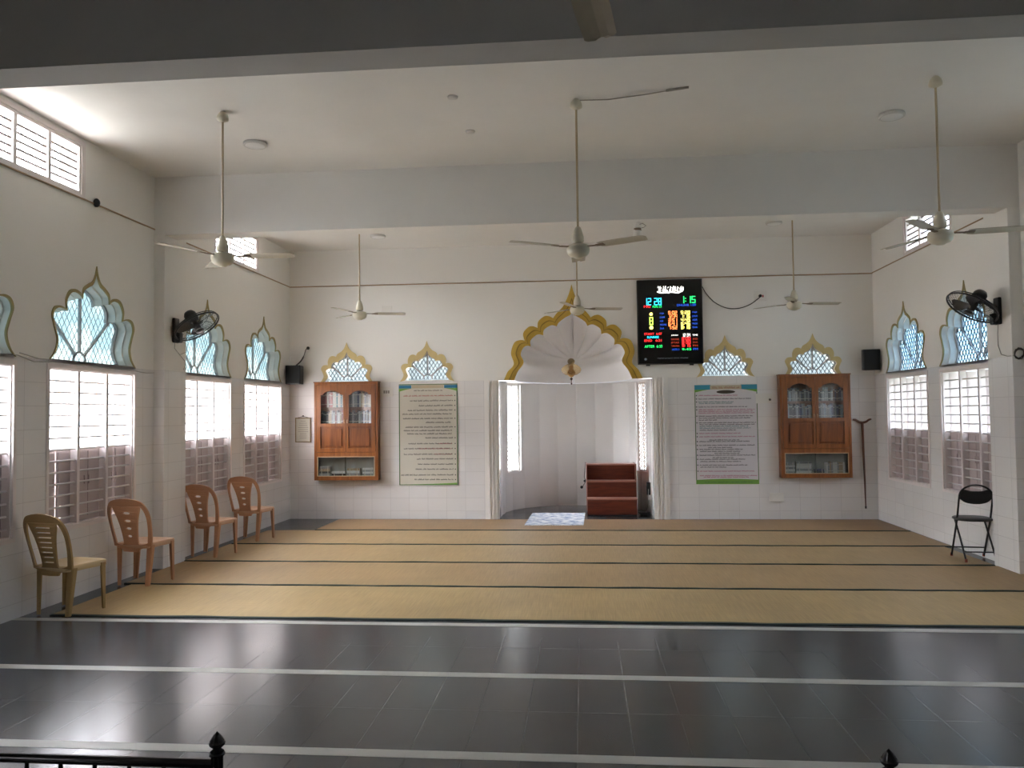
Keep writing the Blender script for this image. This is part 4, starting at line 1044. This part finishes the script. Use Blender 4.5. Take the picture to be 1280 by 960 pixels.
def shelf_row(ox, oy, oz, x0, x1, cols, hmin, hmax, end, shelf, group):
    """upright books, spine to the front (-y)"""
    x = x0; i = 0
    while True:
        c = cols(x, i)
        t = random.choice((.020, .024, .028, .033)); h = random.choice((hmin, (hmin + hmax) / 2, hmax))
        if x + t > x1: break
        key = (c, t, round(h, 3))
        if key not in cache: cache[key] = book_mesh(c, t, h, .085)
        b = bpy.data.objects.new('book', cache[key]); COL.objects.link(b); b.location = (ox + x, oy + .036, oz)
        tag(b, '%s book from the %s, %s, %s spine' % (ORD[i], end, shelf, c), 'book', group)
        x += t + random.choice((.0008, .001, .0015)); i += 1
def flat_stack(ox, oy, oz, x, w, n, cols, lb, group, rots=True):
    z = 0
    for k in range(n):
        t = random.choice((.028, .034, .040)); c = cols[k % len(cols)]
        key = (c, t, 'flat', w)
        if key not in cache: cache[key] = book_mesh(c, t, w, .095)
        b = bpy.data.objects.new('book', cache[key]); COL.objects.link(b)
        b.rotation_euler = (0, PI / 2, 0)      # lying: local z -> +x, local x -> -z
        b.location = (ox + x + random.uniform(-.004, .004), oy + .026, oz + z + t); z += t + .0006
        pos = 'bottom' if k == 0 else ('top' if k == n - 1 else ORD[k] + '-lowest')
        tag(b, '%s book of the flat %s, %s cover' % (pos, lb, c), 'book', group)
c1 = bookcase(); c1.location = (-4.241, YB - CD, .622); tag(c1, 'orange teak wall bookcase with coloured books, beside the framed notice', 'bookcase', 'teak wall bookcases')
c2 = copy_tree(c1); c2.location = (2.952, YB - CD, .632); tag(c2, 'orange teak wall bookcase with darker glass, beside the walking stick', 'bookcase', 'teak wall bookcases')
# the second bookcase is a shade redder and its wood has its own grain
def cols1u(x, i):
    if x < .26: return random.choice(('maroon', 'maroon', 'white', 'red'))
    if x < .34: return random.choice(('white', 'maroon'))
    if x < .50: return random.choice(('teal', 'teal', 'white'))
    return random.choice(('grey', 'white', 'grey', 'black', 'tan', 'navy', 'pale blue'))
def cols1l(x, i):
    if x < .20: return random.choice(('navy', 'black', 'black'))
    if x < .5: return random.choice(('tan', 'white', 'brown', 'white', 'maroon', 'grey'))
    if x < .7: return random.choice(('black', 'grey', 'black', 'grey'))
    return random.choice(('white', 'grey', 'pale blue', 'black'))
def cols2(x, i): return random.choice(('black', 'grey', 'black', 'navy', 'grey', 'brown', 'black', 'pale blue'))
ox, oy, oz = c1.location
shelf_row(ox, oy, oz + 1.1502, .062, .968, cols1u, .215, .245, 'notice end', 'upper shelf of the first bookcase', 'books on the upper shelf of the first bookcase')
shelf_row(ox, oy, oz + .8852, .062, .968, cols1l, .185, .215, 'notice end', 'lower shelf of the first bookcase', 'books on the lower shelf of the first bookcase')
for x, w, n, cl, lb in ((.075, .17, 4, ['grey', 'black', 'tan', 'grey'], 'stack at the notice end of the first bookcase'), (.275, .22, 2, ['black', 'white'], 'low stack second from the notice, first bookcase'),
                        (.525, .20, 3, ['grey', 'white', 'tan'], 'stack third from the notice, first bookcase'), (.775, .165, 4, ['grey', 'white', 'grey', 'white'], 'stack at the banner end of the first bookcase')):
    flat_stack(ox, oy, oz + .0685, x, w, n, cl, lb, 'stacked books at the bottom of the first bookcase')
ox, oy, oz = c2.location
shelf_row(ox, oy, oz + 1.1502, .062, .968, cols2, .15, .20, 'banner end', 'upper shelf of the second bookcase', 'books on the upper shelf of the second bookcase')
shelf_row(ox, oy, oz + .8852, .062, .968, cols2, .185, .225, 'banner end', 'lower shelf of the second bookcase', 'books on the lower shelf of the second bookcase')
for x, w, n, cl, lb in ((.07, .13, 5, ['grey', 'white', 'grey', 'white', 'grey'], 'stack at the banner end, second bookcase'), (.225, .22, 5, ['white', 'grey', 'white', 'white', 'grey'], 'broad stack, second bookcase'),
                        (.475, .15, 2, ['black', 'navy'], 'low dark stack inside the second bookcase')):
    flat_stack(ox, oy, oz + .0685, x, w, n, cl, lb, 'stacked books at the bottom of the second bookcase')
shelf_row(ox, oy, oz + .0685, .66, .94, lambda x, i: random.choice(('white', 'tan', 'grey')), .15, .17, 'banner end', 'bottom of the second bookcase', 'books standing in the bottom of the second bookcase')

# ------------------------------------------------------------------ banners
def scribble(mb, x0, x1, z, h, y, dense=.8, rng=random):
    """a line of small joined pen strokes, too small to read"""
    x = x0
    while x < x1 - h * .3:
        wl = min(rng.uniform(1.5, 5.5) * h, x1 - x)
        n = max(2, int(wl / (h * .42)))
        mb.box((x, y, z + h * .16), (x + wl, y + .0008, z + h * .36))
        for k in range(n):
            a = x + wl * (k + .15) / n; q = rng.random()
            hh = h * (.55 + .45 * q); mb.box((a, y, z + (h * .0 if q < .3 else h * .2)), (a + h * .18, y + .0008, z + hh))
            if q > .45: mb.box((a, y, z + hh * .75), (a + h * .33, y + .0008, z + hh * .75 + h * .13))
        x += wl + h * .45
def banner(nm, x0, x1, z0, z1, base, label, header, lines, extra):
    r = empty(nm, (x0, YB, z0)); w, h = x1 - x0, z1 - z0; tag(r, label, 'banner')
    MB().box((0, -.010, 0), (w, -.004, h)).build('sheet', base, r)
    extra(r, w, h)
    G = {}
    for (v, u0, u1, hh, mk, bul) in lines:
        mb = G.setdefault(mk, MB()); scribble(mb, u0 * w, u1 * w, v * h, hh * 1.4, -.0116)
        if bul is not None: 
            bm_ = G.setdefault('ink', MB()); bm_.box((bul * w - .008, -.0116, v * h + hh * .1), (bul * w + .008, -.0108, v * h + hh * .1 + .016))
    for mk, mb in G.items(): mb.build({'ink': 'black_text', 'ink_red': 'red_text', 'ink_pink': 'magenta_text', 'ink_teal': 'teal_text'}[mk], M[mk], r)
    for z in (0, h): MB().tube([(-.004, -.007, z), (w + .004, -.007, z)], .007, 6).build('hem_rod', M['ban_dgreen'] if nm == 'cream' else M['plate'], r)
    return r
# cream banner: right-aligned lines with bullets on the right
yy = [(157, 'ink_red', .08, .92), (197, 'ink', .19, .92), (237, 'ink', .34, .92), (274, 'ink', .15, .92), (304, 'ink', .06, .88), (340, 'ink', .07, .92), (372, 'ink', .46, .88), (409, 'ink', .11, .92), (437, 'ink', .08, .9), (463, 'ink', .14, .9),
      (496, 'ink', .45, .92), (542, 'ink', .16, .92), (582, 'ink', .08, .92), (627, 'ink', .08, .92), (665, 'ink', .30, .92), (707, 'ink', .32, .92), (747, 'ink', .28, .92), (793, 'ink', .03, .92), (830, 'ink', .26, .92)]
lines = []
for y, mk, a, b in yy:
    v = 1 - (y + 8 - 62) / (880 - 62)
    lines.append((v, a, b if y not in (304, 372, 437, 463) else .90, .019, mk, None if y in (304, 372, 437, 463) else .955))
for y, a, b, mk in ((542, .66, .90, 'ink_red'), (582, .34, .9, 'ink_red'), (627, .60, .9, 'ink_red'), (114, .26, .75, 'ink')):
    lines.append((1 - (y + 8 - 62) / 818, a, b, .016, mk, None))
def ex_a(r, w, h):
    MB().box((0, -.0108, h * .955), (w * .215, -.0098, h * .985)).build('header_corner', M['ban_blue'], r)
    MB().box((w * .775, -.0108, h * .955), (w, -.0098, h * .985)).build('header_corner', M['ban_blue'], r)
    t = MB().box((w * .225, -.0108, h * .955), (w * .765, -.0098, h * .99)); t.build('title_strip', M['ban_tan'], r)
    s = MB(); scribble(s, w * .27, w * .73, h * .962, .030, -.0114); s.build('title_text', M['bead'], r)
    g = MB(); g.box((0, -.0105, 0), (w, -.0099, .018)); g.box((0, -.0105, 0), (.016, -.0099, h * .95)); g.box((w - .016, -.0105, 0), (w, -.0099, h * .95)); g.box((0, -.0105, h * .988), (w, -.0099, h))
    g.build('green_border', M['ban_dgreen'], r)
    g = MB()
    n = 12
    for side in (0, 1):
        pts = [(w * side, h * .953)] + [((w * .24 * k / n) if side == 0 else w - w * .24 * k / n, h * (.953 - .030 * (1 - k / n) ** 1.5)) for k in range(n + 1)]
        g.plate(pts[1:] + [pts[0]] if False else [(w * side, h * .954)] + [pts[i] for i in range(1, n + 2)], [], -.0106, -.0099)
    for pts in ([(w * .02, .018)] + [(w * .02 + w * .96 * k / 16, .018 + .026 * (k / 16) ** 2) for k in range(17)] + [(w * .98, .018)],): g.plate(pts[1:], [], -.0106, -.0099)
    g.build('green_swoosh', M['ban_green'], r)
banner('wall_banner', -2.905, -1.965, .525, 2.130, M['banner_a'], 'cream banner with dark rows of script and a green border, near the first bookcase', None, lines, ex_a)
# lavender banner: left-aligned lines with bullets on the left
yb = [(150, 'ink_pink', .06, .70, 1), (178, 'ink', .06, .90, 1), (203, 'ink_teal', .06, .62, 1), (215, 'ink_teal', .07, .60, 0), (243, 'ink', .06, .85, 1), (266, 'ink_pink', .06, .95, 1), (280, 'ink_pink', .06, .92, 0), (293, 'ink_pink', .06, .95, 0),
      (318, 'ink', .06, .92, 1), (334, 'ink', .06, .88, 0), (350, 'ink', .06, .35, 0), (372, 'ink', .06, .97, 1), (387, 'ink', .07, .95, 0), (401, 'ink_teal', .07, .85, 0), (416, 'ink_teal', .07, .88, 0), (432, 'ink', .07, .65, 0), (458, 'ink_pink', .06, .72, 1),
      (485, 'ink_pink', .06, .95, 1), (524, 'ink', .06, .87, 1), (512, 'ink', .22, .7, 0), (555, 'ink', .06, .95, 1), (573, 'ink', .2, .6, 0), (588, 'ink', .06, .75, 1), (604, 'ink', .07, .72, 0), (620, 'ink', .3, .7, 0), (635, 'ink', .06, .95, 1), (654, 'ink', .27, .6, 0), (668, 'ink', .06, .80, 1),
      (686, 'ink', .07, .72, 0), (715, 'ink', .06, .82, 1), (731, 'ink', .07, .5, 0), (764, 'ink_pink', .06, .93, 1), (800, 'ink_pink', .06, .97, 0), (812, 'ink_pink', .12, .85, 0)]
lines = [(1 - (y + 5 - 62) / (872 - 62), a, b, .015, mk, .03 if bl else None) for y, mk, a, b, bl in yb]
def ex_b(r, w, h):
    MB().box((0, -.0108, h * .950), (w * .26, -.0098, h * .998)).build('header_corner', M['ban_bluelight'], r)
    MB().box((w * .74, -.0108, h * .950), (w, -.0098, h * .998)).build('header_corner', M['ban_bluelight'], r)
    MB().box((w * .25, -.0110, h * .950), (w * .75, -.0098, h * .992)).build('title_strip', M['ban_tan'], r)
    s = MB(); scribble(s, w * .28, w * .72, h * .958, .036, -.0116); s.build('title_text', M['mahog_edge'], r)
    MB().plate([(w * .5 + w * .15 * math.cos(a * PI / 12), h * .925 + h * .018 * math.sin(a * PI / 12)) for a in range(24)], [], -.0112, -.0099).build('oval_badge', M['ink_brown'], r)
    for q in (0, w - .012): MB().box((q, -.0105, 0), (q + .012, -.0099, h * .95)).build('teal_border', M['ban_dgreen'], r)
    for side in (0, 1):
        MB().plate([(w * side, h * .951)] + [((w * .26 * k / 10) if side == 0 else w - w * .26 * k / 10, h * (.951 - .030 * (1 - k / 10) ** 1.4)) for k in range(11)], [], -.0107, -.0099).build('green_swoosh', M['ban_green'], r)
    g = MB().plate([(0, 0), (w, 0), (w, h * .046)] + [(w * (1 - k / 16), h * (.046 + .010 * math.sin(PI * k / 16))) for k in range(1, 16)] + [(0, h * .046)], [], -.0108, -.0099)
    g.build('green_footer', M['ban_green'], r)
    s = MB(); scribble(s, w * .14, w * .90, h * .018, .020, -.0116); s.build('footer_text', M['ban_dgreen'], r)
banner('wall_banner', 1.710, 2.650, .527, 2.052, M['banner_b'], 'lavender white banner with pink and black script and green foot, under the LED board', None, lines, ex_b)

# ------------------------------------------------------------------ wooden steps (minbar), lamp and small things in the niche
r = empty('minbar_steps', (.445, 12.66, 0)); tag(r, 'red mahogany pulpit of three steps standing in the prayer niche', 'pulpit')
for k, (zt, y0) in enumerate(((.275, 0), (.535, .25), (.79, .50))):
    hw_ = .392
    b = MB().box((-hw_, y0, .02), (hw_, .86, zt - .022)).build('step', M['mahogany'], r, bevel=.004)
    MB().box((-hw_ - .004, y0 - .012, zt - .022), (hw_ + .004, y0 + .275, zt)).build('tread', M['mahog_edge'], b, bevel=.003)
MB().box((-.385, .012, 0), (.385, .85, .022)).build('plinth', M['black'], r)
MB().box((-.405, .30, .05), (-.392, .86, .80)).build('side_panel', M['mahog_edge'], r)
MB().box((.392, .30, .05), (.405, .86, .80)).build('side_panel', M['mahogany'], r)
r = empty('microphone', (.028, 12.84, .42)); tag(r, 'small black microphone on a thin gooseneck beside the wooden steps', 'microphone')
MB().tube(catmull([(.0, .05, .42), (-.01, .02, .30), (-.02, 0, .18), (.0, 0, .12), (-.05, 0, .03)], 4), .005, 6).build('gooseneck', M['black'], r)
MB().sphere((-.065, 0, .02), .024, 12).build('head', M['blackmat'], r); MB().sphere((-.015, 0, .12), .020, 10).build('joint', M['black'], r)
r = empty('hanging_lamp', (MX - .03, 12.95, 2.10)); tag(r, 'small glass hanging lamp with an amber core inside the prayer niche', 'lamp')
MB().lathe([(.02, .16), (.09, .165), (.145, .20), (.165, .245), (.150, .285), (.10, .325), (.055, .345)], 28).build('glass_bowl', M['lampglass'], r)
MB().lathe([(.0, .12), (.03, .135), (.06, .165), (.072, .20), (.05, .235), (.03, .27), (.04, .30), (.02, .32), (0, .325)], 20).build('amber_core', M['amber'], r)
MB().lathe([(.0, .34), (.045, .345), (.060, .375), (.058, .405), (.035, .43), (.0, .44)], 20).build('crown', M['notice_frame'], r)
MB().lathe([(0, .0), (.012, .01), (.014, .025), (.005, .035), (.006, .075), (.02, .09), (.022, .105), (.008, .12), (0, .125)], 14).build('finial', M['stick'], r)
MB().tube([(0, 0, .43), (0, .0, 1.34)], .002, 6).build('chain', M['plate'], r)
r = empty('cable_bundle', (.95, 12.72, 0)); tag(r, 'small dark heap of cables and adaptor on the floor behind the wooden steps', 'cables')
for k in range(4): MB().tube([(.0 + (.05 + .012 * k) * math.cos(a * .45), .06 + .05 * math.sin(a * .45), .012 + .010 * k) for a in range(15)], .010, 6).build('loop', M['black'], r)
MB().box((-.06, .0, .0), (.05, .09, .045)).build('adaptor', M['black'], r, bevel=.006)
MB().tube(catmull([(.02, .05, .03), (.06, .12, .12), (.075, .10, .30), (.085, .16, .42)], 4), .006, 6).build('riser', M['cable_grey'], r)
r = empty('niche_switch', (1.035, 12.90, .38)); tag(r, 'narrow black switch on the niche wall behind the wooden steps', 'switch')
MB().box((-.03, -.035, -.07), (.03, .035, .13)).build('body', M['black'], r, bevel=.005)

# ------------------------------------------------------------------ low railing before the viewer
def railing(x_end, x_far, lb):
    r = empty('metal_railing', (x_end, 2.70, 0)); tag(r, lb, 'railing', 'black metal railings with pointed finials')
    s = -1 if x_far < x_end else 1; L_ = abs(x_far - x_end)
    MB().lathe([(.0, 0), (.045, 0), (.045, .008), (.021, .012), (.021, .462), (.027, .466), (.027, .472), (.016, .480)], 18).build('post', M['steelrail'], r)
    MB().lathe([(.016, .474), (.024, .478), (.012, .488), (.026, .500), (.0285, .508), (.027, .512), (.0235, .514), (.0245, .517), (.019, .522), (.020, .525), (.014, .530), (.0145, .533), (.007, .541), (.0, .548)], 20).build('finial', M['steelrail'], r)
    MB().tube([(s * .015, 0, .435), (s * L_, 0, .435)], .0165, 12).build('top_rail', M['steelrail'], r)
    MB().tube([(s * .015, 0, .07), (s * L_, 0, .07)], .012, 10).build('bottom_rail', M['steelrail'], r)
    for k in range(int(L_ / .128)):
        x = s * (.195 + k * .128)
        if abs(x) > L_: break
        MB().tube([(x, 0, .07), (x, 0, .43)], .0075, 8).build('baluster', M['steelrail'], r)
    return r
railing(-1.293, XL + .02, 'black metal railing with spiked finial at the foot of the picture, chairs side')
railing(.974, XR - .02, 'black metal railing whose finial tip just shows, folding chair side')

# ------------------------------------------------------------------ light
sc = bpy.context.scene
w = bpy.data.worlds.new('world'); sc.world = w; w.use_nodes = True; nt = w.node_tree; bg = nt.nodes['Background']
tc = N(nt, 'ShaderNodeTexCoord'); sp = N(nt, 'ShaderNodeSeparateXYZ'); nt.links.new(tc.outputs['Generated'], sp.inputs[0])
fx = N(nt, 'ShaderNodeMapRange', interpolation_type='SMOOTHSTEP'); fx.inputs['From Min'].default_value = -.80; fx.inputs['From Max'].default_value = -.20; nt.links.new(sp.outputs[0], fx.inputs[0])
hz = N(nt, 'ShaderNodeMapRange', interpolation_type='SMOOTHSTEP'); hz.inputs['From Min'].default_value = .02; hz.inputs['From Max'].default_value = .45; nt.links.new(sp.outputs[2], hz.inputs[0])
right = mixc(nt, hz.outputs[0], (.80, .90, 1.06), (6.0, 6.6, 7.6)); left = mixc(nt, hz.outputs[0], (4.8, 5.1, 5.6), (37, 38.5, 41))
nt.links.new(mixc(nt, fx.outputs[0], left, right), bg.inputs[0]); bg.inputs[1].default_value = 1.0
sun = bpy.data.lights.new('sun', 'SUN'); sun.energy = 30.0; sun.angle = .01; sun.color = (1, .97, .93)
so = bpy.data.objects.new('sun', sun); COL.objects.link(so); so.rotation_euler = (0, math.radians(-9), 0)

# ------------------------------------------------------------------ camera
f, yaw, pitch, roll = 984.94, .08924, .03688, -.01124
fw = Vector((-math.sin(yaw) * math.cos(pitch), math.cos(yaw) * math.cos(pitch), math.sin(pitch)))
rt = Vector((math.cos(yaw), math.sin(yaw), 0)); up = rt.cross(fw)
rt2 = rt * math.cos(roll) + up * math.sin(roll); up2 = up * math.cos(roll) - rt * math.sin(roll)
cam = bpy.data.cameras.new('camera'); cam.sensor_width = 36; cam.lens = f / 1280 * 36; cam.clip_start = .05; cam.clip_end = 200
co = bpy.data.objects.new('camera', cam); COL.objects.link(co)
mt = Matrix((rt2, up2, -fw)).transposed().to_4x4(); mt.translation = (0, 0, 1.65); co.matrix_world = mt
sc.camera = co
sc.view_settings.view_transform = 'Standard'; sc.view_settings.look = 'None'; sc.view_settings.gamma = 1; sc.view_settings.use_curve_mapping = False
sc.view_settings.exposure = 0.76
sc.cycles.use_denoising = True; sc.cycles.max_bounces = 12; sc.cycles.diffuse_bounces = 7; sc.cycles.transparent_max_bounces = 16
sc.cycles.sample_clamp_indirect = 8; sc.cycles.caustics_reflective = False; sc.cycles.caustics_refractive = False
